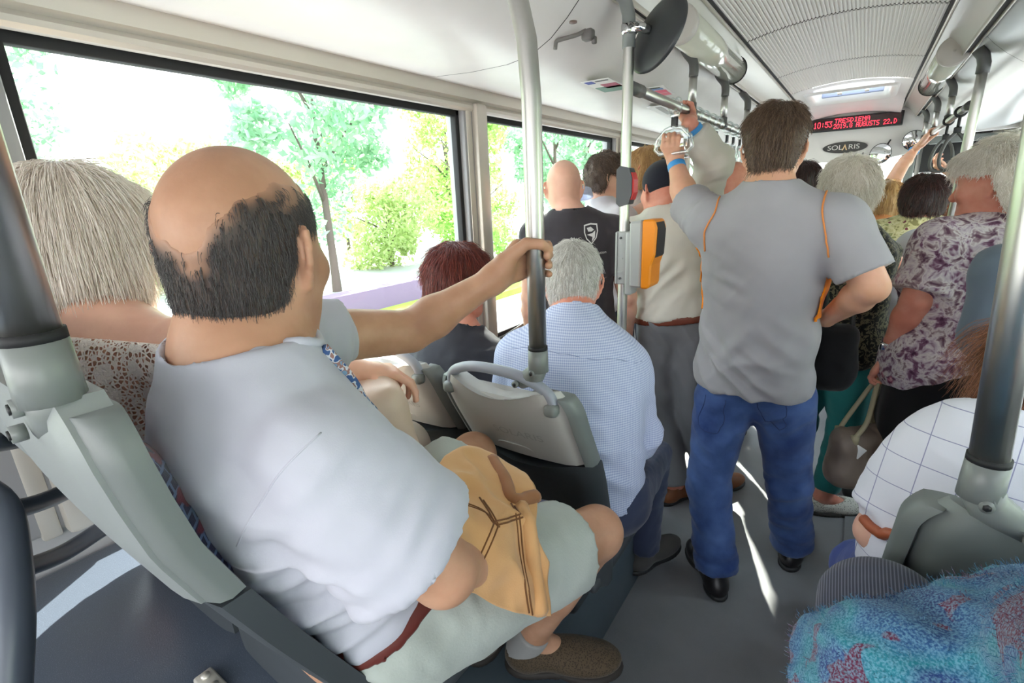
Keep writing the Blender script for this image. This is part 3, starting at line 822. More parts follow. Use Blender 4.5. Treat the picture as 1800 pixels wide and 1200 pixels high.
def seat_pole(path, label, br, rot):
    """steel pole clamped to a seat corner by a grey two-bolt bracket"""
    e = pole('seat_pole', path, .0185, label, [(path[0], (0, 0, 1))])
    b = MB(); s_ = rot
    b.tube([(0, 0, .0), (0, 0, -.03), (0, 0, -.052)], [.0205, .0215, .022], 20)
    b.tube([(0, 0, -.04), (-.01 * s_, .004, -.062), (-.05 * s_, .006, -.088)], [.0215, .022, .017], 16); b.build('bracket', M_greypaint, e)
    for (x, z) in ((-.004, -.052), (-.048, -.085)):
        b = MB(); b.tube([(x * s_, -.014, z), (x * s_, -.024, z)], .0075, 14); h = b.build('bolt', M_greypaint, e)
        b = MB(); b.tube([(x * s_, -.0235, z), (x * s_, -.0255, z)], .0045, 6); b.build('socket', M_black, h)
    return e
seat_pole([(-.522, .83, 1.245), (-.522, .83, 1.5), (-.522, .83, 1.72), (-.530, .832, 1.82), (-.553, .838, 1.90), (-.585, .845, 1.97), (-.635, .858, 2.06), (-.69, .87, 2.10)], 'curved steel pole rising from the front seat, gripped by the balding man', 0, 1)
seat_pole([(-.50, .082, 1.465), (-.50, .082, 1.8), (-.50, .082, 2.1)], 'steel pole at the far left edge, on the corner of the rear seat', 0, 1)
seat_pole([(.163, .735, 1.232), (.15, .735, 1.46), (.115, .735, 2.07)], 'thick steel pole at the right edge, on the dark seat corner', 0, -1)

# guard bars behind the rear window seat, and the floor bracket
gb = empty('guard_rail', (-1.2, .10, .80), 'dark grey curved guard bars behind the rear window seat', 'guard rail')
M_bar = mat('slate guard bar', (74, 80, 92), .35)
for pts in ([(-1.114, 0.095, 1.239), (-1.160, 0.131, 1.217), (-1.227, 0.176, 1.191)], [(-1.081, 0.083, 1.213), (-1.162, 0.141, 1.177), (-1.227, 0.200, 1.150)], [(-1.038, 0.054, 1.119), (-1.095, 0.115, 1.081), (-1.154, 0.180, 1.058), (-1.176, 0.266, 1.057)], [(-0.998, 0.028, 1.038), (-1.033, 0.070, 1.010), (-1.082, 0.126, 0.979), (-1.115, 0.190, 0.974), (-1.137, 0.265, 0.977)]):
    b = MB(); b.tube([tuple(V3(p) - V3(gb.location)) for p in bez(pts, 6)], .0155, 14); b.build('bar', M_bar, gb)
b = MB(); b.tube([tuple(V3(p) - V3(gb.location)) for p in bez([(-1.051, 0.059, 1.157), (-0.989, 0.069, 1.134), (-0.939, 0.054, 1.066), (-0.900, 0.034, 1.004), (-0.864, 0.004, 0.924)], 6)], .024, 12); b.build('upright', M_bar, gb)
b = MB(); b.box((0, 0, .006), (.06, .03, .012), .004); b.tube([(-.015, 0, .01), (-.015, 0, .016)], .007, 12); b.tube([(.015, 0, .01), (.015, 0, .016)], .007, 12)
tag(b.build('floor_bracket', M_alu, None, (-.775, .20, .80)), 'small bolted metal bracket on the engine box at the bottom edge', 'bracket')

# ---------------------------------------------------------------- paper and small fittings on the duct
def sheet(name, loc, w, h, rz, cells, label, base=(226, 224, 222)):
    e = empty(name, loc, label, 'leaflet'); e.rotation_euler = (0, 0, rz)
    b = MB(); b.box((0, 0, 0), (w, h, .002)); b.build('paper', mat('paper', base, .6), e)
    for i, (x, y, ww, hh, c) in enumerate(cells):
        b = MB(); b.box((x, y, -.0018), (ww, hh, .001)); b.build('printed_area', mat('print', c, .6), e)
sheet('leaflet', (-.87, 1.93, 1.9515), .11, .24, .05, [(.0, .06, .10, .10, (120, 150, 138)), (.02, .0, .06, .08, (176, 96, 118)), (-.03, -.09, .03, .04, (70, 80, 160)), (.02, -.1, .05, .01, (60, 60, 70))], 'small leaflet with a green and pink picture stuck on the duct behind the pole')
sheet('leaflet', (-.80, 2.33, 1.975), .09, .22, .1, [(.0, .07, .07, .06, (226, 120, 140)), (.0, .0, .07, .06, (226, 100, 126)), (.0, -.06, .06, .03, (110, 140, 190)), (0, -.09, .05, .02, (60, 70, 60))], 'pink leaflet on the duct behind the black mirror')
sheet('leaflet', (-.87, 2.72, 1.9515), .16, .34, .1, [(-.03, .0, .03, .28, (176, 176, 178)), (.03, -.02, .03, .26, (176, 176, 178))], 'large white notice with grey lines on the duct beside the first rail post', (236, 236, 236))
stop.scale = val.scale = (.84,) * 3
hk = empty('duct_hook', (-.74, 1.47, 2.018), 'grey hook fitting on the white duct with a screw beside it', 'hook')
b = MB(); b.tube(bez([(0, .02, .0), (-.02, 0, -.012), (-.06, -.02, -.02), (-.075, -.026, -.025), (-.078, -.028, -.045)], 5), .006, 8); b.build('arm', mat('hook grey', (110, 106, 102), .5), hk)
b = MB(); b.box((.005, .025, -.012), (.035, .03, .03), .006); b.box((.02, .035, -.026), (.014, .014, .02), .003); b.build('mount', mat('hook grey dark', (96, 92, 90), .5), hk)
b = MB(); b.tube([(0, 0, 0), (0, 0, -.004)], .011, 16); tag(b.build('duct_screw', mat('brown screw', (110, 92, 84), .5), None, (-.735, 1.40, 2.020)), 'round brown screw cap above the duct hook', 'screw')

# windscreen-side: driver's cab wiper arms seen through the second window are outside mirrors on the body
om = empty('door_mirror_arm', (-1.362, 2.05, .905), 'thin dark metal arm with a knuckle at the sill of the second window', 'arm')
b = MB(); b.tube([(-.0, -.22, -.01), (.0, .0, .02), (.01, .18, .045)], .006, 8); b.build('rod', M_darkgrey, om)
b = MB(); b.tube([(0, -.03, .0), (0, .06, .025)], .014, 12); b.build('knuckle', M_darkgrey, om)

# ================================================================ outside the windows
M_road = mat('pale asphalt', (176, 174, 176), .9); M_kerb = mat('lilac kerb', (120, 100, 132), .8)
M_grass = mat('mown grass', lambda t: t.mix(t.noise(6, 4, t.obj()), s2l((122, 150, 44)), s2l((158, 176, 74))), .9)
def strip(name, x0, x1, z, m, th=.05):
    b = MB(); b.box(((x0 + x1) / 2, 10, z - th / 2), (x1 - x0, 90, th)); return struct(b.build(name, m))
strip('road', -5.5, -1.6, -.34, M_road); strip('road_right', 1.3, 3.4, -.34, M_road)
strip('verge', -6.6, -5.5, -.20, M_grass, .12); strip('kerb', -6.95, -6.6, .16, M_kerb, .5); strip('verge_far', -16, -6.95, -.22, M_road, .1); strip('field', -70, -16, -.25, mat('bright field', (226, 228, 200), .9)); strip('field_right', 3.4, 60, -.30, M_road)
def leaf_mat(name, c1, c2):
    m = bpy.data.materials.new(name); m.use_nodes = True; t = NT(m); t.n.clear(); o = t.n.new('ShaderNodeOutputMaterial')
    c = t.mix(t.new('ShaderNodeNewGeometry').outputs['Random Per Island'], s2l(c1), s2l(c2))
    d = t.new('ShaderNodeBsdfDiffuse', ins={'Color': c}); tr = t.new('ShaderNodeBsdfTranslucent', ins={'Color': c})
    t.l.new(t.new('ShaderNodeMixShader', ins={0: .5, 1: d.outputs[0], 2: tr.outputs[0]}).outputs[0], o.inputs[0]); return m
M_leaf = [leaf_mat('leaves fresh', (146, 188, 100), (190, 216, 134)), leaf_mat('leaves bluish', (140, 184, 150), (184, 212, 182)), leaf_mat('leaves yellow green', (176, 196, 124), (206, 218, 164))]
M_bark = mat('bark', (96, 84, 78), .9)
def leaf_cloud(R, H, n, z0, size):
    # crown of leaf-shaped quads in clumps
    cl = []
    for i in range(26):
        a = rng.random() * 2 * PI; h = rng.random(); rr = R * math.sqrt(rng.random()) * math.sin(PI * (.12 + .8 * h)) ** .6
        cl.append((rr * math.cos(a), rr * math.sin(a), z0 + h * H, R * (.22 + .25 * rng.random())))
    cl = np.array(cl); k = rng.integers(0, len(cl), n)
    d = rng.normal(size=(n, 3)); d /= np.linalg.norm(d, axis=1)[:, None]
    c = cl[k, :3] + d * (cl[k, 3] * (.45 + .6 * rng.random(n)))[:, None]
    u = rng.normal(size=(n, 3)); u /= np.linalg.norm(u, axis=1)[:, None]
    w = np.cross(u, rng.normal(size=(n, 3))); w /= np.linalg.norm(w, axis=1)[:, None]
    L = size * (.6 + .8 * rng.random(n))[:, None]
    q = np.stack([c - u * L, c + w * L * .45, c + u * L, c - w * L * .45], 1).reshape(-1, 3)
    return q, np.arange(4 * n).reshape(-1, 4)
def make_tree(kind, R, H, z0, n, size):
    e = empty('tree', (0, 0, 0))
    q, f = leaf_cloud(R, H, n, z0, size); to_mesh('crown', q, f, M_leaf[kind], e)
    b = MB(); b.tube(bez([(0, 0, -.1), (.05, .03, z0 * .6), (-.04, 0, z0 + H * .35), (.03, .02, z0 + H * .7)], 5), list(np.linspace(.11, .03, 16)), 8)
    for a in range(5):
        A = a * 1.3; zz = z0 + H * (.1 + .1 * a); b.tube([(0, 0, zz), (R * .35 * math.cos(A), R * .35 * math.sin(A), zz + H * .14), (R * .7 * math.cos(A), R * .7 * math.sin(A), zz + H * .24)], [.04, .025, .01], 6)
    b.build('trunk', M_bark, e); return e
protos = [make_tree(0, 1.5, 4.2, 1.0, 7000, .085), make_tree(1, 1.9, 5.5, 1.3, 8000, .10), make_tree(2, 1.6, 2.4, .2, 8000, .085)]
tree_spots = [(-9.0, 6.3, 1, 1.0), (-7.4, 9.0, 0, .75), (-12, 1.2, 1, .95), (-13, 4.6, 2, 1.0), (-11, 9.6, 2, .85), (-12, 13.5, 0, 1.1), (-8, 14, 1, .9), (-15, 18, 2, 1.3), (-10, 20, 1, 1.2), (-20, 8, 2, 1.5),
              (-17, -.5, 2, 1.3), (-9, 26, 1, 1.3), (-25, 15, 2, 1.5), (-18, 3.4, 2, 1.1), (-24, 2, 2, 1.4), (-12.5, -2.6, 0, 1.0), (-16, 12, 0, .8), (-9, 34, 1, 1.6)]
tn = ['bushy young tree with fresh green leaves', 'tall tree with bluish green leaves', 'low yellow-green bush']
used_t = set()
right_spots = [(9.0, -1.0, 2, 1.2), (8.5, 4.6, 0, .9), (12.5, 8.0, 2, 1.6), (13, 1.5, 1, 1.0), (11, 14, 0, 1.2)]
for i, (x, y, k, s_) in enumerate(tree_spots):
    e = protos[k] if k not in used_t else copy_tree(protos[k]); used_t.add(k)
    e.location = (x, y, -.25); e.scale = (s_,) * 3; e.rotation_euler = (0, 0, rng.random() * 6)
    rank = sorted([math.atan2(q[1], -q[0]) for q in tree_spots if q[2] == k]).index(math.atan2(y, -x))
    tag(e, ['first', 'second', 'third', 'fourth', 'fifth', 'sixth', 'seventh', 'eighth'][rank] + ' ' + tn[k] + ' from the left, beyond the left windows', 'tree', 'trees outside the left windows')
for x, y, k, s_ in right_spots:
    e = copy_tree(protos[k]); e.location = (x, y, -.35); e.scale = (s_,) * 3; tag(e, tn[k] + ' outside the right side of the bus', 'tree', 'trees outside the right windows')
# ================================================================ people: machinery
def skin(name, c, c2=None, sss=.12):
    c2 = c2 or tuple(min(255, int(v * 1.06)) for v in c)
    m = mat(name, lambda t: t.mix(t.ramp(t.noise(14, 4, t.obj()), [(.38, (0, 0, 0)), (.64, (1, 1, 1))]), s2l(c), s2l(c2)), .48, bump=(160, .10, 4), sss=sss, spec=.4)
    return m
SK_tan = skin('tanned skin', (180, 134, 106), (198, 152, 124)); SK_fair = skin('fair skin', (222, 172, 150), (232, 184, 160)); SK_pink = skin('pink skin', (214, 138, 116), (226, 160, 138)); SK_mid = skin('light tan skin', (208, 158, 128), (218, 166, 140))
def cloth(name, col, rough=.9, bump=(900, .12), sheen=.15): return mat(name, col, rough, bump=bump, sheen=sheen, spec=.2)
def hairmat(name, c1, c2, rough=.42):
    return mat(name, lambda t: t.mix(t.new('ShaderNodeHairInfo').outputs['Random'], s2l(c1), s2l(c2)), rough, spec=.45)

def Rz(a): c, s = math.cos(a), math.sin(a); return np.array([[c, -s, 0], [s, c, 0], [0, 0, 1.]])
def stand(x, y, yaw=0, h=1.75, z=0, lean=(0, 0), feet=None):
    """joints of a relaxed standing figure; yaw 0 faces +Y, positive turns left"""
    k = h / 1.75; R = Rz(yaw)
    def P(a, b, c):
        lx, ly = (lean[0] * max(0, c - .5), lean[1] * max(0, c - .5)); return R @ np.array([a * k + lx, b * k + ly, 0]) + np.array([x, y, z + c * k])
    J = dict(head=P(0, .03, 1.63), neck=P(0, -.02, 1.47), pelvis=P(0, 0, .96), hd=R @ np.array([0, 1., 0]), hu=np.array([0, 0, 1.]))
    for s, n in ((1, 'R'), (-1, 'L')):
        J['sh' + n] = P(.185 * s, -.01, 1.415); J['el' + n] = P(.235 * s, -.03, 1.12); J['wr' + n] = P(.245 * s, .05, .87)
        J['hip' + n] = P(.09 * s, 0, .91); J['kn' + n] = P(.10 * s, .02, .49); J['an' + n] = P(.105 * s, -.02, .09)
    J['k'] = k; return J
def sit(x, y, z, yaw=0, h=1.75, rec=.12, spread=.1, knee_dz=-.02):
    """joints of a seated figure; (x, y, z) = middle of the seat surface under the hips"""
    k = h / 1.75; R = Rz(yaw)
    def P(a, b, c): return R @ np.array([a * k, b * k, 0]) + np.array([x, y, z + c * k])
    J = dict(pelvis=P(0, 0, .10), neck=P(0, -rec, .60), head=P(0, -rec + .05, .765), hd=R @ np.array([0, 1., 0]), hu=np.array([0, 0, 1.]))
    for s, n in ((1, 'R'), (-1, 'L')):
        J['sh' + n] = P(.185 * s, -rec + .01, .545); J['el' + n] = P(.225 * s, -rec + .04, .27); J['wr' + n] = P(.15 * s, .22, .20)
        J['hip' + n] = P(.09 * s, .02, .085); J['kn' + n] = P((.09 + spread) * s, .45, .085 + knee_dz); J['an' + n] = P((.09 + spread) * s, .44, -.33)
    J['k'] = k; return J
def hframe(J):
    f = unit(J['hd']); r = unit(np.cross(f, J['hu'])); u = np.cross(r, f); return np.array([r, f, u])
def tframe(J):
    u = unit(J['neck'] - J['pelvis']); r = J['shR'] - J['shL']; r = unit(r - u * (r @ u)); f = np.cross(u, r); return np.array([r, f, u])

def head_shape(S_, J, hs=1.0, neck_r=.056, face=True, ears=True, fem=False):
    H = hframe(J); c = V3(J['head'])
    def Lw(x, y, z): return c + hs * (H.T @ np.array([x, y, z]))
    def E(p, r, k, op='u', R=None): S_.ell(Lw(*p), np.array(r) * hs, H if R is None else R, k, op)
    E((0, -.008, .022), (.077, .099, .092), .02)
    E((0, .03, -.03), (.064, .064, .082), .035)
    E((0, .040, -.082), (.052 if not fem else .047, .050, .042), .03)
    E((0, .076, -.104), (.022, .018, .017), .025)
    for s in (-1, 1):
        S_.cone(Lw(.052 * s, .0, -.05), Lw(.026 * s, .07, -.095), .020 * hs, .016 * hs, .03)
        E((.048 * s, .066, -.035), (.020, .020, .018), .03)
    if face:
        S_.cone(Lw(-.03, .082, .012), Lw(.03, .082, .012), .012 * hs, .012 * hs, .02)
        for s in (-1, 1):
            E((.032 * s, .098, -.010), (.017, .013, .012), .014, 's')
            E((.032 * s, .080, -.011), (.0135, .0125, .0125), .004)
            E((.013 * s, .104, -.046), (.008, .010, .007), .008)
        S_.cone(Lw(0, .090, .0), Lw(0, .113, -.040), .009 * hs, .0135 * hs, .012)
        S_.cone(Lw(-.017, .089, -.067), Lw(.017, .089, -.067), .0065 * hs, .0065 * hs, .008)
        S_.cone(Lw(-.014, .087, -.077), Lw(.014, .087, -.077), .0075 * hs, .0075 * hs, .008)
    if ears:
        for s in (-1, 1):
            def EP(a, b, o=0): return Lw(s * (.0735 + .62 * a + o), -.006 - .80 * a, -.012 + b)
            path = [(.004, .002), (.001, .022), (.010, .034), (.024, .030), (.031, .014), (.028, -.004), (.019, -.020), (.009, -.032)]
            for q, q2 in zip(path, path[1:]): S_.cone(EP(*q), EP(*q2), .0046 * hs, .0046 * hs, .003)
            S_.ell(EP(.008, -.030), np.array([.006, .009, .010]) * hs, H, .005)
            for q, q2 in (((.010, .026), (.012, -.022)), ((.019, .022), (.018, -.014)), ((.005, .012), (.006, -.02))): S_.cone(EP(*q, -.004), EP(*q2, -.004), .0042 * hs, .0042 * hs, .006)
            S_.cone(EP(.0, -.004, .004), EP(.002, -.014, .004), .005 * hs, .004 * hs, .005)
    nb = V3(J['neck']); 
    S_.cone(Lw(0, -.028, -.05), nb + .01 * (c - nb), neck_r * .98 * hs, neck_r * 1.12, .035)
    return S_
def torso(S_, J, w=.165, d=.115, belly=1.0, k=.07, slope=.05, shr=.055, hipw=1.0, sh_in=.0):
    T = tframe(J); p, n = V3(J['pelvis']), V3(J['neck']); u = n - p; L = np.linalg.norm(u)
    bow = J.get('bow', 0.0)
    def at(t, fwd=0, side=0): return p + u * t + T[1] * (fwd - bow * math.sin(PI * min(max(t, 0), 1))) + T[0] * side
    S_.ell(at(-.02), (w * 1.0 * hipw, d * 1.02, .125), T, .02)
    S_.ell(at(.25, .012 * (belly - 1) * 8), (w * .94 * (.6 + .4 * belly), d * .96 * belly, .17), T, k)
    S_.ell(at(.60, .0), (w, d, .185), T, k)
    S_.ell(at(.80, -.01), (w * .98, d * .82, .115), T, k)
    for s in ('R', 'L'):
        sh = V3(J['sh' + s])
        S_.cone(at(.80, -.01) + (sh - at(.8)) * .35, sh, shr * 1.15, shr, k * .8)
        S_.cone(n + unit(u) * .03 - T[1] * .012, sh * .75 + n * .25 - np.array([0, 0, .004]), slope, slope * .85, .045)
    return S_
def arm(S_, J, s, a=1.0, k=.02):
    sh, el, wr = V3(J['sh' + s]), V3(J['el' + s]), V3(J['wr' + s])
    S_.cone(sh, el, .052 * a, .041 * a, k); S_.cone(sh * .55 + el * .45, el * .8 + sh * .2, .046 * a, .043 * a, .02)
    m = el + (wr - el) * .28
    S_.cone(el, m, .041 * a, .043 * a, .02); S_.cone(m, wr, .043 * a, .0265 * a, .02)
    return S_
def leg(S_, J, s, a=1.0, k=.03, foot=True):
    h, kn, an = V3(J['hip' + s]), V3(J['kn' + s]), V3(J['an' + s])
    S_.cone(h, kn, .088 * a, .056 * a, k)
    back = unit(np.cross(unit(an - kn), np.cross(unit(kn - h), unit(an - kn)))) if abs(unit(kn - h) @ unit(an - kn)) < .98 else -V3(J.get('fd' + s, (0, 1, 0)))
    m = kn + (an - kn) * .3 + V3(J.get('calf', -V3(J.get('fd' + s, (0, 1, 0))))) * .018
    S_.cone(kn, an, .052 * a, .036 * a, .02); S_.cone(m, kn + (an - kn) * .55, .046 * a, .035 * a, .03)
    return S_
def fingers(S_, base, dirs, lens, r=.0085):
    p = V3(base)
    for d, l in zip(dirs, lens):
        q = p + unit(d) * l; S_.cone(p, q, r, r * .93, .004); p = q; r *= .93
    return p
def hand_grip(S_, wr, ax_p, ax_d, R_, side, nrm=None, hs=1.0, thumb_up=True):
    """hand closed round a bar through ax_p along ax_d; wr = wrist. Palm lies on the wrist's side of the bar."""
    wr, ax_p, d = V3(wr), V3(ax_p), unit(ax_d)
    if not thumb_up: d = -d
    ap = ax_p
    to = wr - ap; to = to - d * (to @ d); to = unit(to)                    # from bar towards wrist, square to the bar
    tg = np.cross(d, to) * (1 if side == 'R' else -1) * J_FLIP[0]                       # sense in which fingers wrap
    fr = .0092 * hs; rad = R_ + fr
    kn = []
    for i in range(4):                                                     # index first (towards thumb end)
        off = (1.5 - i) * .0195 * hs; r = fr * (1, 1.03, .98, .86)[i]; scale = (.95, 1.03, .97, .80)[i]
        def cp(A): return ap + d * off + (to * math.cos(A) + tg * math.sin(A)) * (rad + (.006 if A < 0.9 else 0))
        A0 = .5; k0 = cp(A0) + to * .004; kn.append(k0)
        pts = [k0, cp(A0 + 1.35 * scale), cp(A0 + 2.5 * scale), cp(A0 + 3.35 * scale)]
        rr = r * 1.08
        for a, b in zip(pts, pts[1:]): S_.cone(a, b, rr, rr * .94, .003); rr *= .94
        S_.ell(pts[1], (rr * 1.18,) * 3, None, .003)
        S_.cone(wr + d * off * .55 + to * .002, k0, .0135 * hs, .0115 * hs, .014)
    # heel of the hand and the thumb
    hl = wr * .55 + (ap + d * .02 + to * (rad + .008)) * .45
    S_.cone(wr, hl - tg * .008, .023 * hs, .020 * hs, .02)
    t0 = wr * .6 + (ap + to * rad) * .4 + d * .024 - tg * .012
    def ct(A, o): return ap + d * o + (to * math.cos(A) + tg * math.sin(A)) * (rad + .002)
    t1 = ct(-.75, .036); t2 = ct(-1.75, .034); t3 = ct(-2.5, .022)
    S_.cone(t0, t1, .0165 * hs, .0115 * hs, .012); S_.cone(t1, t2, .0115 * hs, .0102 * hs, .004); S_.cone(t2, t3, .0102 * hs, .0088 * hs, .003)
J_FLIP = [1]
def hand_relax(S_, wr, fd, pn, side, hs=1.0, curl=.35, spread=.06):
    """open, slightly curled hand: fd = finger direction, pn = palm normal"""
    wr, f = V3(wr), unit(fd); pn = unit(V3(pn) - f * (V3(pn) @ f)); x = np.cross(f, pn) * (1 if side == 'R' else -1)   # x points to the thumb side
    x = -x
    ln = [(.040, .024, .020), (.044, .028, .021), (.041, .026, .021), (.032, .019, .018)]
    for i in range(4):
        o = (1.5 - i) * .0195 * hs
        k0 = wr + f * (.088, .092, .088, .080)[i] * hs + x * o
        S_.cone(wr + f * .012 + x * o * .6, k0, .0145 * hs, .0105 * hs, .014)
        dd = f + x * (1.5 - i) * spread; c = curl * (1 + .12 * i)
        dirs = [dd * math.cos(c) + pn * math.sin(c), dd * math.cos(2 * c) + pn * math.sin(2 * c), dd * math.cos(2.7 * c) + pn * math.sin(2.7 * c)]
        fingers(S_, k0, dirs, [l * hs for l in ln[i]], .0092 * hs)
    S_.cone(wr, wr + f * .05 + x * .012, .024 * hs, .020 * hs, .02)
    t0 = wr + f * .028 * hs + x * .022 * hs; S_.cone(wr + f * .01, t0, .018 * hs, .0155 * hs, .012)
    fingers(S_, t0, [f * .6 + x * .75 + pn * .3, f * .85 + x * .42 + pn * .35, f + x * .15 + pn * .3], [.036 * hs, .030 * hs, .024 * hs], .0112 * hs)

def displace(Vt, F, fn, it=0):
    N = vnormals(Vt, F); return Vt + N * fn(Vt, N)[:, None]
def folds(Vt, ctr, dr, wl, amp, rad, seed=0, warp=.5):
    """soft ridged folds around ctr, running square to dr"""
    q = (Vt - V3(ctr)); m = np.exp(-(np.linalg.norm(q / V3(rad), axis=1)) ** 2)
    d = unit(dr); a = unit(np.cross(d, V3((.31, .87, .23)))); b = np.cross(d, a)
    C = np.stack([(q @ d) * 1.15, (q @ a) * .30, (q @ b) * .30], 1) + .25 * wl * warp * np.stack([vnoise(Vt, .6 / wl, seed + 3)] * 3, 1)
    n = vnoise(C, 1 / wl, seed) + .45 * vnoise(C, 1.9 / wl, seed + 7)
    return amp * m * np.clip(1.5 * (1 - 2.2 * np.abs(n)), -1.1, 1.4)
def ripples(Vt, ctr, dr, wl, amp, rad, seed=0, warp=.5):
    q = (Vt - V3(ctr)); m = np.exp(-(np.linalg.norm(q / V3(rad), axis=1)) ** 2)
    ph = (q @ unit(dr)) / wl * 2 * PI + 3.2 * warp * fbm(Vt, .42 / wl, seed, 2)
    w = .55 + .45 * vnoise(Vt, .35 / wl, seed + 4); s = np.sin(ph); return amp * m * w * (np.sign(s) * np.abs(s) ** .8)
def build_person(J, label, base, skinm, res=.008, fine=(), hs=1.0, arms=1.0, tor=None, legs=1.0, hands=None, neck_r=.056, shape_extra=None, fem=False, group=None, legs_on=True, face=True, name='person', smooth=1, ears=True):
    S_ = Shape(); head_shape(S_, J, hs, neck_r, fem=fem, face=face, ears=ears)
    t = dict(tor or {}); torso(S_, J, **t)
    for s in 'RL':
        arm(S_, J, s, arms)
        if legs_on:
            leg(S_, J, s, legs)
            fd = V3(J.get('fd' + s, J['hd'])); fd = unit(fd * [1, 1, 0]); a = V3(J['an' + s])
            S_.cone(a, a + fd * .10 - [0, 0, .045], .034, .026, .02)
    for s, h in (hands or {}).items():
        if h[0] == 'grip': hand_grip(S_, J['wr' + s], *h[1:4], s, **(h[4] if len(h) > 4 else {}))
        else: hand_relax(S_, J['wr' + s], *h[1:3], s, **(h[3] if len(h) > 3 else {}))
    if shape_extra: shape_extra(S_)
    Vt, F = S_.arrays(res, fine)
    Vt = relax(Vt, F, smooth, .35)
    o = to_mesh(name, Vt, F, skinm, None, base)
    o['label'] = label; o['category'] = 'person'
    if group: o['group'] = group
    o.location = base
    return o
def garment(name, S_, m, parent, res=.009, disp=None, cut=(), fine=(), smooth=1, attr=None, pad=.02):
    for c in cut: S_.plane(*c)
    Vt, F = S_.arrays(res, fine, pad=pad)
    Vt = relax(Vt, F, smooth, .4)
    if disp is not None: Vt = displace(Vt, F, disp)
    at = attr(Vt) if attr else None
    o = to_mesh(name, Vt, F, m, parent, tuple(parent.location), at)
    return o
def shirt_shape(J, e=.014, sl=.6, tor=None, arms=1.0, sleeve_e=.016, flare=.012, full=False, sk=.035, sides='RL'):
    S_ = Shape(); torso(S_, J, **dict(tor or {})); S_ = S_.infl(e)
    for s in sides:
        sh, el, wr = V3(J['sh' + s]), V3(J['el' + s]), V3(J['wr' + s])
        if full:
            S_.cone(sh, el, .052 * arms + sleeve_e, .043 * arms + sleeve_e, .03)
            e2 = el + (wr - el) * full; S_.flat(el, e2, .045 * arms + sleeve_e, .034 * arms + sleeve_e * .8, .02, False, True)
        else:
            e2 = sh + (el - sh) * sl
            S_.flat(sh, e2, .055 * arms + sleeve_e, (.052 - .011 * sl) * arms + sleeve_e + flare, sk, False, True)
    return S_
def trouser_shape(J, a=1.0, e=.016, tor=None, to=.93, short=None, wide=.008, top=.14):
    S_ = Shape(); T = tframe(J); t = dict(tor or {}); w = t.get('w', .165); d = t.get('d', .115)
    p = V3(J['pelvis'])
    S_.ell(p + T[2] * .03, (w * t.get('hipw', 1) + e, d * 1.02 + e, .15), T, .02)
    for s in 'RL':
        h, kn, an = V3(J['hip' + s]), V3(J['kn' + s]), V3(J['an' + s])
        if short is not None:
            q = h + (kn - h) * short; S_.flat(h, q, .092 * a + e, .066 * a + e + wide, .05, False, True)
        else:
            S_.cone(h, kn, .092 * a + e, .060 * a + e, .05)
            q = kn + (an - kn) * to; S_.flat(kn, q, .060 * a + e, .045 * a + e + wide, .03, False, True)
    return S_
def shoe(name, an, fd, m, parent, L=.27, sole=None, w=.046, low=True, zs=None, slip=False):
    """shoe under ankle an pointing along fd; with a sole as its part"""
    an = V3(an); f = unit(V3(fd) * [1, 1, 0]); r = np.array([f[1], -f[0], 0.]); R = np.array([r, f, [0, 0, 1.]])
    z0 = (an[2] - .09) if zs is None else zs
    b = np.array([an[0], an[1], 0]) - f * .045; g = lambda y, z, x=0: b + f * y + r * x + [0, 0, z0 + z]
    S_ = Shape()
    S_.ell(g(.035, .042), (w * .82, .055, .045), R, .02); S_.ell(g(.12, .045), (w * .9, .09, .040), R, .03); S_.ell(g(L - .085, .034), (w * 1.05, .085, .034), R, .03)
    if not slip: S_.cone(g(.04, .05), g(.045, .09), .043, .040, .02)
    S_.plane(g(0, .012), (0, 0, -1)); S_.plane(g(0, .098), (0, 0, 1))
    if slip: S_.ell(g(.075, .085), (w * .72, .072, .045), R, .006, 's')
    Vt, F = S_.arrays(.006); o = to_mesh(name, relax(Vt, F, 1, .4), F, m, parent, tuple(parent.location))
    S2 = Shape(); S2.ell(g(.04, .01), (w * .86, .062, .03), R, .02); S2.ell(g(L - .09, .01), (w * 1.1, .095, .03), R, .06); S2.plane(g(0, .0), (0, 0, -1)); S2.plane(g(0, .02), (0, 0, 1))
    Vt, F = S2.arrays(.006); Vt, F = Vt, F
    me = to_mesh('sole', Vt, F, sole or M_black, None, tuple(parent.location)); me.parent = o; me.location = (0, 0, 0)
    return o
def neck_hole(S_, J, r=.078, dz=.012):
    T = tframe(J); n = V3(J['neck']); S_.cone(n + T[2] * dz + T[2] * r * .55, n + T[2] * .22 + unit(V3(J['head']) - n) * .05, r, r * 1.25, .012, 's')
def belt_of(J, tor, m, parent, z0, z1, a=1.0, e=.018):
    T = tframe(J); S_ = trouser_shape(J, a, e, tor); p_ = V3(J['pelvis'])
    S_.plane(p_ + T[2] * z0, -T[2]); S_.plane(p_ + T[2] * z1, T[2])
    Vt, F = S_.arrays(.006); return to_mesh('belt', Vt, F, m, parent, tuple(parent.location))
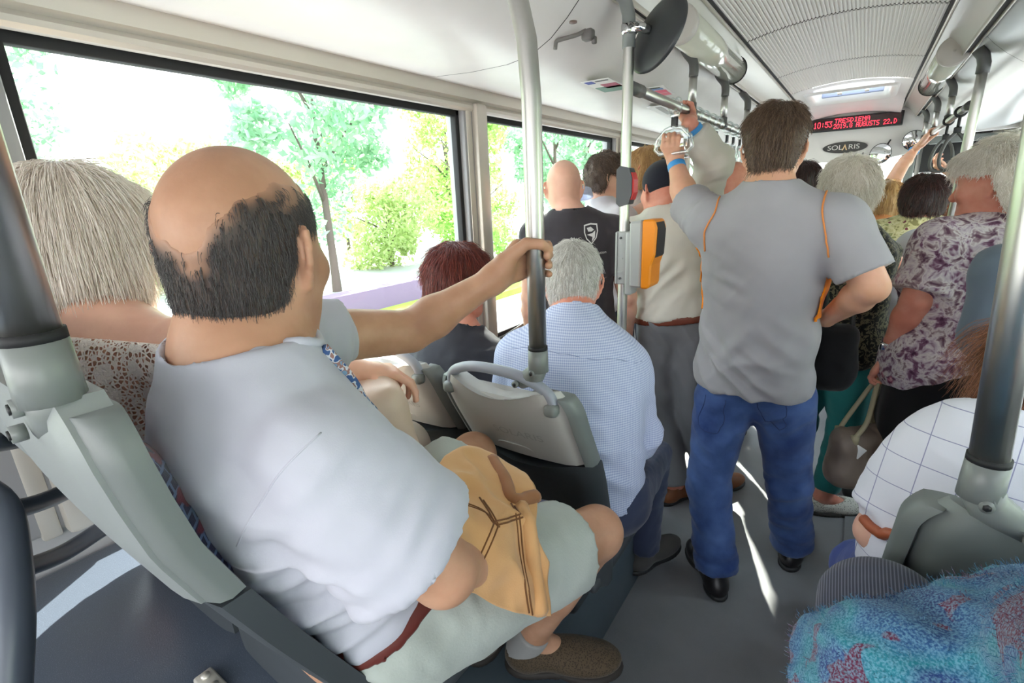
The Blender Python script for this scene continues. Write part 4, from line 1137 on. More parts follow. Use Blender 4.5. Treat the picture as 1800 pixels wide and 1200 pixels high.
# ---- hair
def zline(y, pts): xs, zs = zip(*pts); return np.interp(y, xs, zs)
HL_short = [(-.12, -.072), (-.05, -.078), (-.028, -.06), (-.012, .018), (.02, .012), (.035, .012), (.055, .052), (.12, .066)]
HL_ear = [(-.12, -.066), (-.05, -.072), (-.040, -.055), (-.026, .022), (.026, .024), (.034, .0), (.040, .016), (.055, .052), (.12, .066)]
HL_bob = [(-.12, -.125), (-.03, -.130), (.02, -.12), (.042, -.07), (.055, .03), (.12, .05)]
HL_wave = [(-.12, -.095), (-.04, -.10), (-.01, -.02), (.02, .0), (.05, .03), (.12, .06)]
def hair(J, parent, cm, sm, hs=1.0, th=.012, line=HL_short, n=3000, length=.035, rad=.0006, curl=.0, lift=.25, down=.5, res=.007, lump=.004, upper=None, crown=(0, -.05, .11), seg=6, back=0.0, sway=(0, 0, 0), lscale=30, cap=True, jit=.12, bulge=(), fade=0, side=1.0):
    H = hframe(J); c = V3(J['head'])
    S_ = Shape(); S_.ell(c + hs * (H.T @ np.array([0, -.008, .022])), (np.array([.077, .099, .092]) + th) * hs, H, .02)
    S_.ell(c + hs * (H.T @ np.array([0, -.035 - back, -.055])), (np.array([.060, .058, .07]) + th * .9) * hs, H, .03)
    for bp, br in bulge: S_.ell(c + hs * (H.T @ V3(bp)), np.array(br) * hs, H, .03)
    if line is HL_bob: S_.ell(c + hs * (H.T @ np.array([0, -.018, -.06])), (np.array([.077, .075, .10]) + th) * hs, H, .03)
    def fld(D, xs, ys, zs):
        P = np.stack(np.meshgrid(xs, ys, zs, indexing='ij'), -1) - c
        L = P @ H.T / hs
        zl = zline(L[..., 1], line) + .006 * vnoise(P.reshape(-1, 3), 70, 5).reshape(D.shape)
        lim = (zl - L[..., 2]) * .7 * hs
        D = D + lump * vnoise((P + c).reshape(-1, 3), lscale, 3).reshape(D.shape)
        if upper is not None: lim = np.maximum(lim, upper(L) * hs)
        h = np.clip(.5 - .5 * (lim - D) / .008, 0, 1)
        return np.where(h < 1, lim + (D - lim) * h + .008 * h * (1 - h), D)
    Vt, F = S_.arrays(res, (), fld)
    Vt = relax(Vt, F, 2, .4); N = vnormals(Vt, F)
    Lc_ = ((Vt - c) @ H.T) / hs
    o = to_mesh('hair', Vt, F, cm, parent, tuple(parent.location), {'hairiness': np.clip(-upper(Lc_) / fade, 0, 1)} if fade else None)
    # strands rooted on the outer side of the cap
    L = ((Vt - c) @ H.T) / hs; out = N @ H.T; rdir = L / np.linalg.norm(L, axis=1)[:, None]
    ok = np.where((out * rdir).sum(1) > .25)[0]
    if n and len(ok):
        if fade and upper is not None: ok = ok[rng.random(len(ok)) < np.clip(-upper(L[ok]) / fade, .04, 1) ** 1.3]
        i = rng.choice(ok, n); p = Vt[i].copy() + rng.normal(size=(n, 3)) * res * .4; nn = N[i]
        cr = c + hs * (H.T @ V3(crown))
        t = p - cr; dnv = -H[2] * .5 + np.array([0, 0, -.5])
        ln = length * (.55 + .7 * rng.random(n)) ; ln = ln * np.where((np.abs(((p - c) @ H.T)[:, 0]) > .055 * hs) & (((p - c) @ H.T)[:, 2] < .065 * hs), side, 1); st = (ln / (seg - 1))[:, None]
        pts = [p - nn * .002]
        ph = fbm(p, 22, 9, 2)
        for k in range(seg - 1):
            t = p - cr; t /= np.maximum(np.linalg.norm(t, axis=1), 1e-6)[:, None]
            d = t * (1 - down) + dnv * down * (1 + .3 * k) + V3(sway)
            d = d - nn * (d * nn).sum(1)[:, None] * (1 if k < seg // 2 else .55)
            d /= np.maximum(np.linalg.norm(d, axis=1), 1e-6)[:, None]
            d = d + nn * lift * (1 - k / seg) + rng.normal(size=(n, 3)) * jit
            if curl:
                w = np.cross(nn, d); d = d + w * (curl * np.sin(5 * ph + k * 1.1))[:, None] + nn * (curl * .6 * np.cos(6 * ph + k * 1.3))[:, None]
            d /= np.linalg.norm(d, axis=1)[:, None]
            p = p + d * st; pts.append(p)
        s = strands('hair_strands', np.stack(pts, 1), rad, sm, None, tuple(parent.location)); s.parent = o; s.location = (0, 0, 0); s['kind'] = 'stuff'
    return o
# ---- things laid onto a surface
from mathutils.bvhtree import BVHTree
def bvh_of(o):
    me = o.data; off = np.array(o.location) + (np.array(o.parent.location) if o.parent else 0)
    vs = [tuple(np.array(v.co) + off) for v in me.vertices]
    return BVHTree.FromPolygons(vs, [tuple(p.vertices) for p in me.polygons])
def seam(name, o, pts, r, m, parent, n=8, closed=False, off=0.0, out=None):
    bv = bvh_of(o); P = bez(pts, 8) if len(pts) < 40 else pts
    q = []
    for p in P:
        a = None
        if out is not None:
            o_ = Vector(out).normalized(); a, nn, _, _ = bv.ray_cast(Vector(p) + o_ * .15, -o_, .4)
            if a is not None: q.append(tuple(a + o_ * off)); continue
        a, nn, _, _ = bv.find_nearest(Vector(p)); q.append(tuple(a + nn * off))
    b = MB(); b.tube(q, r, n, closed=closed); loc = Vector(parent.location)
    if parent.parent: loc = loc + parent.parent.location
    b.v = [tuple(Vector(v) - loc) for v in b.v]
    return b.build(name, m, parent)
def decal(name, o, mb_or_text, m, parent, xf, size=.02, off=.0015, sx=1.0, thick=False):
    """lettering or flat emblem pushed onto the surface of o along the local -Z of xf"""
    bv = bvh_of(o); loc = Vector(parent.location)
    if parent.parent: loc = loc + parent.parent.location
    if isinstance(mb_or_text, str):
        t = text_obj(mb_or_text, size, m, Matrix.Identity(4), None, name=name, depth=0, sx=sx)
    else:
        t = mb_or_text.build(name, m)
    me = t.data; dr = (xf.to_3x3() @ Vector((0, 0, -1))).normalized()
    for v in me.vertices:
        w = xf @ v.co; h, nn, _, _ = bv.ray_cast(w, dr)
        if h is None: h, nn, _, _ = bv.find_nearest(w)
        v.co = h - dr * off - loc
    t.parent = parent; t.location = (0, 0, 0)
    return t
# ================================================================ the near passengers
# ---- balding man in a white T-shirt, seated at the aisle, left hand on the pole
base = (-.60, .36, .35)
J = dict(head=(-0.592, 0.300, 1.507), neck=(-0.576, 0.277, 1.377), pelvis=(-.585, .37, .955), hd=(-.52, .85, -.02), hu=(.06, -.02, 1),
         shR=(-0.452, 0.263, 1.285), shL=(-.785, .43, 1.335), elR=(-0.373, 0.356, 1.103), wrR=(-0.473, 0.632, 0.937), elL=(-.715, .655, 1.30), wrL=(-.585, .768, 1.395),
         hipR=(-.52, .36, .925), hipL=(-.66, .42, .925), knR=(-0.386, 0.836, 0.838), knL=(-0.719, 0.827, 0.935), anR=(-0.553, 0.802, 0.471), anL=(-.70, .80, .44), fdR=(.85, .52, 0), fdL=(0, 1, 0), bow=.02)
J = {k: V3(v) if not np.isscalar(v) else v for k, v in J.items()}
TOR = dict(w=.142, d=.104, belly=1.14, shr=.047, slope=.043)
man = build_person(J, 'balding man in a white T-shirt seated at the aisle, gripping the curved pole', base, SK_tan, res=.007,
    fine=[(V3((-.62, .73, 1.36)), V3((-.46, .92, 1.50)), .0035), (V3(J['head']) - .12, V3(J['head']) + .14, .0036)], tor=TOR, arms=.94, hs=.97, neck_r=.052,
    hands=dict(L=('grip', (-.522, .83, 1.428), (0, 0, 1), .0185), R=('relax', (.1, .9, -.2), (0, 0, -1))))
white_tee = cloth('white cotton', lambda t: t.mix(t.noise(30, 3, t.obj()), s2l((180, 180, 192)), s2l((190, 190, 200))), .92, (700, .06))
S_ = shirt_shape(J, .014, .70, TOR, .94, .026, .024, sk=.010, sides='R')
S_.cone(J['shL'], J['shL'] * .62 + J['elL'] * .38, .060, .052, .03); S_.flat(J['shL'], J['shL'] * .60 + J['elL'] * .40, .066, .066, .02, False, True)
neck_hole(S_, J, .080)
T = tframe(J); SEATCUT = ((-.6, .150, 1.2), (0, -.285, -.155))
hem = J['pelvis'] + T[2] * .03
def d_man(P, N):
    r = ripples(P, J['pelvis'] + T[2] * .12 - T[1] * .06 + T[0] * .03, T[2] * .96 + T[0] * .25, .036, .0085, (.20, .22, .11), 1, .6)
    r += .6 * folds(P, J['pelvis'] + T[2] * .16 - T[1] * .08, T[2] * .96 + T[0] * .28, .042, .013, (.22, .24, .15), 1, .35)
    r += folds(P, J['pelvis'] + T[2] * .24 - T[1] * .05 + T[0] * .1, T[2] * .9 + T[1] * .45, .065, .009, (.16, .2, .13), 2, .5)
    r += ripples(P, J['shR'] * .5 + J['elR'] * .5 - T[1] * .03, unit(J['elR'] - J['shR']) + T[1] * .2, .036, .0055, (.11, .11, .085), 21, .5)
    r += ripples(P, J['shR'] - T[2] * .09 - T[1] * .09 - T[0] * .03, T[2] + T[0] * .5, .04, .005, (.09, .09, .07), 23, .5)
    r += .6 * folds(P, J['shR'] * .45 + J['elR'] * .55, unit(J['elR'] - J['shR']), .05, .008, (.10, .10, .11), 3, .6)
    r += folds(P, J['neck'] - T[2] * .06 + T[0] * .08, T[2] + T[1] * .6, .06, .006, (.14, .12, .09), 4, .7)
    r += folds(P, J['shL'] * .5 + J['elL'] * .5, unit(J['elL'] - J['shL']), .03, .003, (.08, .08, .08), 5, .4)
    return r * np.clip(((P - hem) @ T[2]) / .05, .15, 1) + .003 * fbm(P, 14, 6)
tee = garment('t_shirt', S_, white_tee, man, .0065, d_man, fine=[(J['neck'] - .12, J['neck'] + .13, .0045)], cut=[(hem, -T[2] - .1 * T[1]), SEATCUT], smooth=2)
c7 = J['neck']
seam('collar', tee, [c7 + T[2] * .035 + (T[0] * math.cos(a) * .074 + T[1] * (math.sin(a) * .072 + .012)) + T[2] * (-.030 * max(0, math.sin(a))) for a in np.linspace(0, 2 * PI, 13)[:-1]], .006, white_tee, tee, closed=True)
aR = unit(J['elR'] - J['shR'])
seam('sleeve_seam', tee, [(-0.456, 0.278, 1.306), (-0.474, 0.243, 1.276), (-0.483, 0.212, 1.245), (-0.505, 0.195, 1.205)], .0012, white_tee, tee, 6, off=-.0004, out=(.62, -.42, .38))
M_strap = mat('patterned strap', lambda t: t.ramp(t.noise(90, 1, t.obj()), [(.40, s2l((60, 90, 140))), (.47, s2l((206, 206, 214))), (.53, s2l((150, 110, 104))), (.6, s2l((120, 150, 180)))], 'CONSTANT'), .8)
seam('shoulder_strap', tee, [J['neck'] + T[0] * .05 + T[1] * .06 + T[2] * .0, J['neck'] + T[0] * .04 + T[1] * .13 - T[2] * .10, J['neck'] + T[0] * .03 + T[1] * .16 - T[2] * .22, J['neck'] + T[0] * .02 + T[1] * .17 - T[2] * .34], .007, M_strap, tee, 8, off=.002)
# shorts, belt, sock, shoe
M_shorts = cloth('pale grey green cotton', lambda t: t.mix(t.noise(9, 4, t.obj()), s2l((160, 166, 158)), s2l((182, 188, 182))), .95, (260, .25))
S_ = trouser_shape(J, 1.0, .014, TOR, short=.80, wide=.014)
sh_o = garment('shorts', S_, M_shorts, man, .0075, lambda P, N: folds(P, J['hipR'] * .6 + J['knR'] * .4 , unit(J['knR'] - J['hipR']) * .6 + T[0] * .7, .075, .004, (.15, .2, .12), 8, 1.1) + folds(P, J['pelvis'] + T[0] * .14, unit(J['knR'] - J['hipR']) + T[2] * .6, .05, .005, (.10, .13, .10), 9, .9) + .003 * fbm(P, 20, 3), cut=[(J['pelvis'] + T[2] * .085, T[2]), SEATCUT], smooth=2)
M_belt = mat('reddish brown belt', (96, 40, 34), .45)
belt_of(J, TOR, M_belt, man, .045, .082, 1.0, .019)
M_stud = mat('dark stud', (52, 60, 66), .4)
decal('press_stud', sh_o, MB().lathe([(.0001, 0), (.011, 0)], 20, None, False), M_stud, sh_o, Matrix.Translation((-0.427, 0.475, 0.872)) @ Vector((.55, -.6, .55)).to_track_quat('Z', 'Y').to_matrix().to_4x4(), off=.003)
M_sock = cloth('grey sock', (150, 148, 146))
for s in 'RL':
    an = J['an' + s]; S_ = Shape(); k = unit(J['kn' + s] - an); S_.flat(an - k * .05, an + k * .035, .047, .044, .01); garment('sock', S_, M_sock, man, .006)
M_mesh = cloth('brown mesh shoe', lambda t: t.mix(t.ramp(t.new('ShaderNodeTexVoronoi', ins={'Vector': t.obj(), 'Scale': 260.0}).outputs[0], [(.3, (0, 0, 0)), (.5, (1, 1, 1))]), s2l((58, 48, 38)), s2l((86, 72, 56))), .8, (300, .3))
for s in 'RL': shoe('shoe', J['an' + s], J['fd' + s], M_mesh, man, .28, mat('shoe sole', (48, 42, 38), .7), w=.050)
# short dark hair around a bald crown
hm = hairmat('dark grey hair', (44, 40, 40), (92, 86, 84), .35)
cap_m = mat('cropped dark hair', lambda t: t.mix(t.ramp(t.new('ShaderNodeAttribute', attribute_name='hairiness').outputs['Fac'], [(0, (0, 0, 0)), (.7, (1, 1, 1))]), t.mix(t.ramp(t.noise(14, 4, t.obj()), [(.38, (0, 0, 0)), (.64, (1, 1, 1))]), s2l((180, 134, 106)), s2l((198, 152, 124))), s2l((78, 64, 58))), .48, bump=(160, .10, 4), sss=.12, spec=.4)
def bald(L):                                            # bare where positive
    x, y, z = L[..., 0], L[..., 1], L[..., 2]
    top = -.006 + np.where(x > 0, 1.35 * x, .9 * np.abs(x)) + .05 * (y + .1)
    return (z - np.minimum(top, .074)) * .7 + .009 * vnoise(L.reshape(-1, 3).astype(np.float32), 60, 8).reshape(x.shape)
def bald_top(L):
    return bald(L)
hair(J, man, cap_m, hm, .97, .0016, HL_short, 13000, .013, .0003, lift=.02, down=.7, res=.004, lump=.0006, upper=bald, jit=.12, seg=5, fade=.030)

# ---- tan jacket over his forearm and thigh
M_tan = cloth('tan cotton canvas', lambda t: t.mix(t.noise(7, 5, t.obj()), s2l((188, 136, 84)), s2l((216, 172, 122))), .92, (420, .18))
M_stitch = mat('brown stitching', (110, 70, 36), .9)
M_lining = cloth('brown lining', (150, 104, 72))
def sheet_cloth(name, rows, m, th, disp, nu=60, nv=60, label=None, cat=None, parent=None):
    R_ = [np.array(bez(r, 12)) for r in rows]; n = min(len(r) for r in R_)
    idx = np.linspace(0, n - 1, nu)
    R_ = [np.stack([np.interp(idx, np.arange(len(r)), r[:, k]) for k in range(3)], 1) for r in R_]
    cols = [np.array(bez([r[i] for r in R_], 12)) for i in range(nu)]
    jd = np.linspace(0, len(cols[0]) - 1, nv)
    G = np.stack([np.stack([np.interp(jd, np.arange(len(c)), c[:, k]) for k in range(3)], 1) for c in cols])   # nu, nv, 3
    du = np.gradient(G, axis=0); dv = np.gradient(G, axis=1); N = np.cross(du, dv); N /= np.linalg.norm(N, axis=2)[..., None] + 1e-9
    if (N.reshape(-1, 3) @ np.array([.6, -.6, .5])).mean() < 0: N = -N
    P = G.reshape(-1, 3); d = disp(P).reshape(nu, nv)
    A = G + N * d[..., None]; ed = np.minimum(np.minimum(np.arange(nu)[:, None], nu - 1 - np.arange(nu)[:, None]) / 3.0, np.minimum(np.arange(nv)[None], nv - 1 - np.arange(nv)[None]) / 3.0); ed = np.clip(ed, 0, 1) ** .5
    B = A - N * (th * (.25 + .75 * ed))[..., None]
    V_ = np.concatenate([A.reshape(-1, 3), B.reshape(-1, 3)]); F = []
    o = nu * nv
    for i in range(nu - 1):
        for j in range(nv - 1):
            a, b_, c, d_ = i * nv + j, i * nv + j + 1, (i + 1) * nv + j + 1, (i + 1) * nv + j
            F.append((a, b_, c, d_)); F.append((o + d_, o + c, o + b_, o + a))
    rim = [(i, 0) for i in range(nu)] + [(nu - 1, j) for j in range(1, nv)] + [(i, nv - 1) for i in range(nu - 2, -1, -1)] + [(0, j) for j in range(nv - 2, 0, -1)]
    rim = [i * nv + j for i, j in rim]
    for a, b_ in zip(rim, rim[1:] + rim[:1]): F.append((a, b_, o + b_, o + a))
    b0 = V_.min(0) if parent is None else None
    loc = tuple(parent.location) if parent is not None else tuple(np.array([V_[:, 0].mean(), V_[:, 1].mean(), V_[:, 2].min()]))
    ob = to_mesh(name, V_, np.array(F), m, parent, loc)
    if parent is None: ob.location = loc; tag(ob, label, cat)
    return ob
rows = [[(-0.534, 0.480, 1.098), (-0.563, 0.590, 1.106), (-0.554, 0.682, 1.057), (-0.486, 0.702, 1.018)],
        [(-0.520, 0.439, 1.116), (-0.491, 0.514, 1.106), (-0.456, 0.588, 1.066), (-0.422, 0.651, 1.031)],
        [(-0.430, 0.374, 1.164), (-0.408, 0.430, 1.135), (-0.397, 0.528, 1.068), (-0.381, 0.600, 1.023)],
        [(-0.377, 0.357, 1.158), (-0.372, 0.419, 1.106), (-0.364, 0.509, 1.039), (-0.351, 0.562, 1.000)],
        [(-0.357, 0.358, 1.120), (-0.354, 0.425, 1.052), (-0.347, 0.500, 0.980), (-0.334, 0.544, 0.951)],
        [(-0.358, 0.385, 1.055), (-0.350, 0.441, 0.983), (-0.342, 0.502, 0.923), (-0.326, 0.537, 0.901)]]
def d_jk(P):
    c = V3((-0.425, 0.501, 1.049))
    r = folds(P, c, (.5, .75, .4), .07, .013, (.13, .2, .16), 12, .9) + folds(P, V3((-0.395, 0.528, 0.921)), (.6, .8, 0), .06, .004, (.1, .12, .1), 13, .6) + folds(P, V3((-0.512, 0.495, 1.095)), (.3, .5, .8), .05, .006, (.08, .08, .08), 15, .6)
    return r + .005 * fbm(P, 16, 14)
jk = sheet_cloth('jacket', rows, M_tan, .022, d_jk, label='tan canvas jacket draped over the balding man\'s forearm and thigh', cat='jacket')
rows = [[(-0.447, 0.686, 0.984), (-0.436, 0.683, 0.971), (-0.424, 0.682, 0.963)], [(-0.418, 0.646, 0.957), (-0.409, 0.648, 0.946), (-0.400, 0.652, 0.941)], [(-0.388, 0.606, 0.911), (-0.380, 0.609, 0.906), (-0.371, 0.614, 0.901)], [(-0.370, 0.589, 0.847), (-0.364, 0.591, 0.842), (-0.361, 0.598, 0.836)]]
JO = (.55, -.62, .55)
for nm, ln in (('stitch_line', [(-0.468, 0.400, 1.134), (-0.445, 0.451, 1.124), (-0.428, 0.500, 1.087), (-0.417, 0.512, 1.061)]), ('stitch_line', [(-0.417, 0.512, 1.061), (-0.392, 0.454, 1.064), (-0.395, 0.430, 1.040), (-0.402, 0.427, 1.009)]), ('stitch_line', [(-0.417, 0.512, 1.064), (-0.416, 0.557, 1.044), (-0.423, 0.596, 1.025)]), ('stitch_line', [(-0.414, 0.565, 1.062), (-0.366, 0.512, 1.034), (-0.349, 0.498, 0.979), (-0.345, 0.502, 0.928)]), ('stitch_line', [(-0.455, 0.530, 1.080), (-0.431, 0.519, 1.073), (-0.415, 0.513, 1.060)])):
    seam(nm, jk, ln, .0015, M_stitch, jk, 5, off=.0002, out=JO)
    seam(nm, jk, [tuple(np.array(p) + np.array([.004, .004, -.006])) for p in ln], .0015, M_stitch, jk, 5, off=.0002, out=JO)
seam('placket', jk, [(-0.399, 0.573, 1.056), (-0.362, 0.537, 1.024), (-0.341, 0.520, 0.971), (-0.334, 0.519, 0.921)], .014, M_tan, jk, 10, off=-.006, out=JO)
seam('collar', jk, [(-0.531, 0.659, 1.057), (-0.464, 0.618, 1.059), (-0.427, 0.592, 1.056), (-0.414, 0.644, 1.030)], .013, M_lining, jk, 10, off=-.002)
seam('zip', jk, [(-0.532, 0.668, 1.047), (-0.498, 0.684, 1.026), (-0.478, 0.704, 1.007)], .005, M_black, jk, 8, off=.006)

# ---- white-haired woman in a crochet top by the window
base2 = (-1.06, .40, .35)
J2 = sit(-1.07, .36, .85, 0.0, 1.66, .07, .05)
J2.update(head=V3((-1.172, 0.305, 1.508)), neck=V3((-1.110, 0.285, 1.333)), hd=V3((-.42, .9, -.05)), shR=V3((-.90, .33, 1.33)), shL=V3((-1.25, .28, 1.33)), elR=V3((-.875, .44, 1.11)), wrR=V3((-0.896, 0.640, 1.189)), elL=V3((-1.30, .30, 1.07)), wrL=V3((-1.17, .54, 1.02)))
J2['pelvis'] = V3((-1.10, .35, .95))
TOR2 = dict(w=.165, d=.12, belly=1.12, hipw=1.2, shr=.048, slope=.046)
wom = build_person(J2, 'white-haired woman in a cream crochet top by the first window', base2, SK_fair, res=.009, fine=[(V3((-0.900, 0.695, 1.173)) - .12, V3((-0.900, 0.695, 1.173)) + .12, .005)], tor=TOR2, fem=True, arms=.95, neck_r=.052,
    hands=dict(R=('relax', (.55, .75, -.15), (-.1, -.1, -1), dict(curl=.5)), L=('relax', (.6, .6, -.2), (0, 0, -1))))
def crochet(t):
    return s2l((233, 224, 216))
M_croc = bpy.data.materials.new('cream crochet'); M_croc.use_nodes = True
t_ = NT(M_croc); b_ = t_.n['Principled BSDF']; b_.inputs['Base Color'].default_value = s2l((236, 228, 220)); b_.inputs['Roughness'].default_value = .95
v_ = t_.obj()
ve = t_.new('ShaderNodeTexVoronoi', feature='DISTANCE_TO_EDGE', ins={'Vector': v_, 'Scale': 125.0, 'Randomness': .8}).outputs['Distance']
fl = t_.new('ShaderNodeTexVoronoi', ins={'Vector': v_, 'Scale': 21.0, 'Randomness': .25})
fd_ = t_.math('MULTIPLY', fl.outputs['Distance'], 1.0)
petal = t_.math('MULTIPLY', t_.math('GREATER_THAN', fd_, .09), t_.math('LESS_THAN', fd_, .38))
hole = t_.math('MULTIPLY', t_.math('GREATER_THAN', ve, .16), t_.math('SUBTRACT', 1.0, petal))
b_.inputs['Alpha'].default_value = 1
t_.l.new(t_.math('SUBTRACT', 1.0, hole), b_.inputs['Alpha'])
bn_ = t_.new('ShaderNodeBump', ins={'Height': t_.math('ADD', ve, t_.noise(300, 2, v_)), 'Strength': .5, 'Distance': .002}); t_.l.new(bn_.outputs[0], b_.inputs['Normal'])
S_ = shirt_shape(J2, .010, .75, TOR2, .95, .012, .012)
T2 = tframe(J2)
cro = garment('crochet_top', S_, M_croc, wom, .008, lambda P, N: .003 * fbm(P, 12, 4), cut=[(J2['pelvis'], -T2[2]), (J2['neck'] + T2[2] * .012 - T2[1] * .03, T2[2] * .9 + T2[1] * .5)], smooth=2)
S_ = Shape(); torso(S_, J2, **TOR2); S_ = S_.infl(.005)
garment('camisole', S_, cloth('beige camisole', (206, 160, 140)), wom, .010, cut=[(J2['pelvis'], -T2[2]), (J2['neck'] - T2[2] * .17, T2[2])])
S_ = trouser_shape(J2, 1.0, .012, TOR2); garment('trousers', S_, cloth('cream trousers', (214, 204, 192)), wom, .012, cut=[(J2['pelvis'] + T2[2] * .1, T2[2])])
for s in 'RL': shoe('shoe', J2['an' + s], (0, 1, 0), cloth('beige shoe', (176, 150, 120)), wom, .25)
hw_ = hairmat('white hair', (208, 194, 182), (250, 244, 236), .36); cw_ = mat('white hair mass', lambda t: t.mix(t.noise(40, 4, t.mapping(t.obj(), (1, 1, .15))), s2l((186, 172, 162)), s2l((222, 212, 204))), .6, bump=lambda t: (t.noise(1, 3, t.mapping(t.obj(), (220, 220, 14))), .5, .004))
hair(J2, wom, cw_, hw_, 1.02, .020, HL_bob, 11000, .085, .0006, lift=.05, down=.62, res=.0055, lump=.005, crown=(0, -.02, .13), seg=7, jit=.07)
M_frame = mat('tortoise frame', (58, 44, 40), .3)
H2 = hframe(J2); hp = lambda x, y, z, J=None, H=None: V3((J or J2)['head']) + (H2 if H is None else H).T @ np.array([x, y, z])
def glasses(J, parent, m, lens=None, dark=True):
    H = hframe(J); L = lambda x, y, z: V3(J['head']) + H.T @ np.array([x, y, z]); loc = Vector(parent.location)
    b = MB()
    for s in (-1, 1):
        b.tube([L(s * (.033 + .026 * math.cos(a)), .108 - .006 * abs(math.cos(a)), -.012 + .021 * math.sin(a)) for a in np.linspace(0, 2 * PI, 17)[:-1]], .003, 6, closed=True)
        b.tube([L(s * .059, .103, -.008), L(s * .074, .08, -.006), L(s * .083, .0, -.002), L(s * .082, -.02, -.012)], .0035, 6)
    b.tube([L(-.009, .112, -.006), L(.009, .112, -.006)], .0025, 6)
    b.v = [tuple(Vector(v) - loc) for v in b.v]; g = b.build('glasses', m, parent)
    for s in (-1, 1):
        b = MB(); b.add([tuple(Vector(L(s * (.033 + .025 * math.cos(a)), .107 - .006 * abs(math.cos(a)), -.012 + .020 * math.sin(a))) - loc) for a in np.linspace(0, 2 * PI, 17)[:-1]], [tuple(range(16))]); b.build('lens', lens, g)
M_dlens = mat('dark lens', (30, 28, 30), .08); M_clens = M_clear
glasses(J2, wom, M_frame, M_dlens)

# ---- beige backpack standing on her lap
M_beige = mat('beige leather', lambda t: t.mix(t.noise(8, 4, t.obj()), s2l((206, 180, 162)), s2l((222, 200, 184))), .5, bump=(350, .12))
bag = empty('backpack', (-.865, .70, .885), 'beige leather backpack on the lap of the woman by the window', 'bag'); bag.rotation_euler = (.12, .10, -.55)
S_ = Shape(); S_.box((0, 0, .15), (.115, .062, .15), None, .05, .01); S_.box((0, -.055, .12), (.092, .03, .10), None, .03, .02)
Vt, F = S_.arrays(.007); Vt = relax(Vt, F, 1, .4); Vt = displace(Vt, F, lambda P, N: .004 * fbm(P, 14, 3) + folds(P, (0, -.08, .16), (.3, 0, 1), .05, .003, (.1, .1, .1), 3)); o = to_mesh('body', Vt, F, M_beige, bag)
b = MB(); b.tube(bez([(-.10, -.045, .02), (-.105, -.05, .16), (-.08, -.05, .265), (0, -.05, .29), (.08, -.05, .265), (.105, -.05, .16), (.10, -.045, .02)], 6), .006, 8); b.build('piping', mat('taupe piping', (160, 134, 116), .5), bag)
b = MB(); b.tube([(.02, -.089, .20), (.045, -.088, .11), (.05, -.086, .05)], .0045, 8); b.build('zip', mat('pale zip', (226, 206, 186), .35, .3), bag)
# ================================================================ passengers in the middle of the bus
def JJ(J): return {k: (V3(v) if not np.isscalar(v) else v) for k, v in J.items()}
M_cap_brown = mat('brown hair mass', lambda t: t.mix(t.noise(50, 3, t.obj()), s2l((64, 50, 42)), s2l((96, 78, 64))), .6)
M_relief_shade = mat('relief shade grey', (156, 154, 151), .45)  # darker shell tone paints the shade of raised letters onto flat ones
for shl, e, l in SHELLS:
    decal('relief_shade_lettering', shl, 'SOLARIS', M_relief_shade, e, Matrix.Translation(V3(l) + [.03, -.15, -.135]) @ Matrix.Rotation(PI / 2, 4, 'X'), .030, .0008, 1.25)
# ---- burgundy-haired woman in the front window seat
base = (-1.06, 1.12, .35)
J = sit(-1.06, 1.13, .60, -.1, 1.66, -.02, .05)
J.update(head=(-1.111, 1.264, 1.285), neck=(-1.061, 1.202, 1.087), hd=(.50, .85, -.22), shL=(-1.25, 1.20, 1.10), shR=(-0.936, 1.193, 1.028), elR=(-0.829, 1.091, 0.891), elL=(-1.28, 1.24, .86), wrR=(-.86, 1.42, .82), wrL=(-1.1, 1.46, .82))
J = JJ(J); TORb = dict(w=.155, d=.11, belly=1.08, shr=.048)
p = build_person(J, 'burgundy-haired woman in a charcoal jacket in the front window seat', base, SK_pink, res=.009, fine=[(J['head'] - .12, J['head'] + .13, .006)], tor=TORb, fem=True, arms=.92, neck_r=.05, hands=dict(R=('relax', (0, 1, -.2), (0, 0, -1)), L=('relax', (0, 1, -.2), (0, 0, -1))))
M_char = cloth('charcoal jersey', (52, 52, 58))
S_ = shirt_shape(J, .016, .7, TORb, .92, .012, .006, full=.92); neck_hole(S_, J, .07); T = tframe(J)
jb = garment('jacket', S_, M_char, p, .009, lambda P, N: .006 * fbm(P, 14, 4) + folds(P, J['shR'], (0, .3, 1), .05, .004, (.12, .12, .12), 3), cut=[(J['pelvis'], -T[2])])
seam('collar', jb, [J['neck'] + T[2] * .02 + T[0] * math.cos(a) * .078 + T[1] * (math.sin(a) * .072 - .005) for a in np.linspace(0, 2 * PI, 13)[:-1]], .014, M_char, jb, closed=True, off=.004)
S_ = trouser_shape(J, 1, .012, TORb); garment('trousers', S_, cloth('dark trousers', (44, 46, 56)), p, .012)
for s in 'RL': shoe('shoe', J['an' + s], (0, 1, 0), M_black, p, .25)
hair(J, p, mat('burgundy hair mass', lambda t: t.mix(t.noise(50, 3, t.obj()), s2l((66, 30, 32)), s2l((110, 50, 44))), .5), hairmat('burgundy hair', (70, 28, 30), (142, 66, 52), .32), 1.0, .016, HL_wave, 5000, .05, .0007, lift=.12, down=.45, lump=.006, crown=(0, -.03, .13))

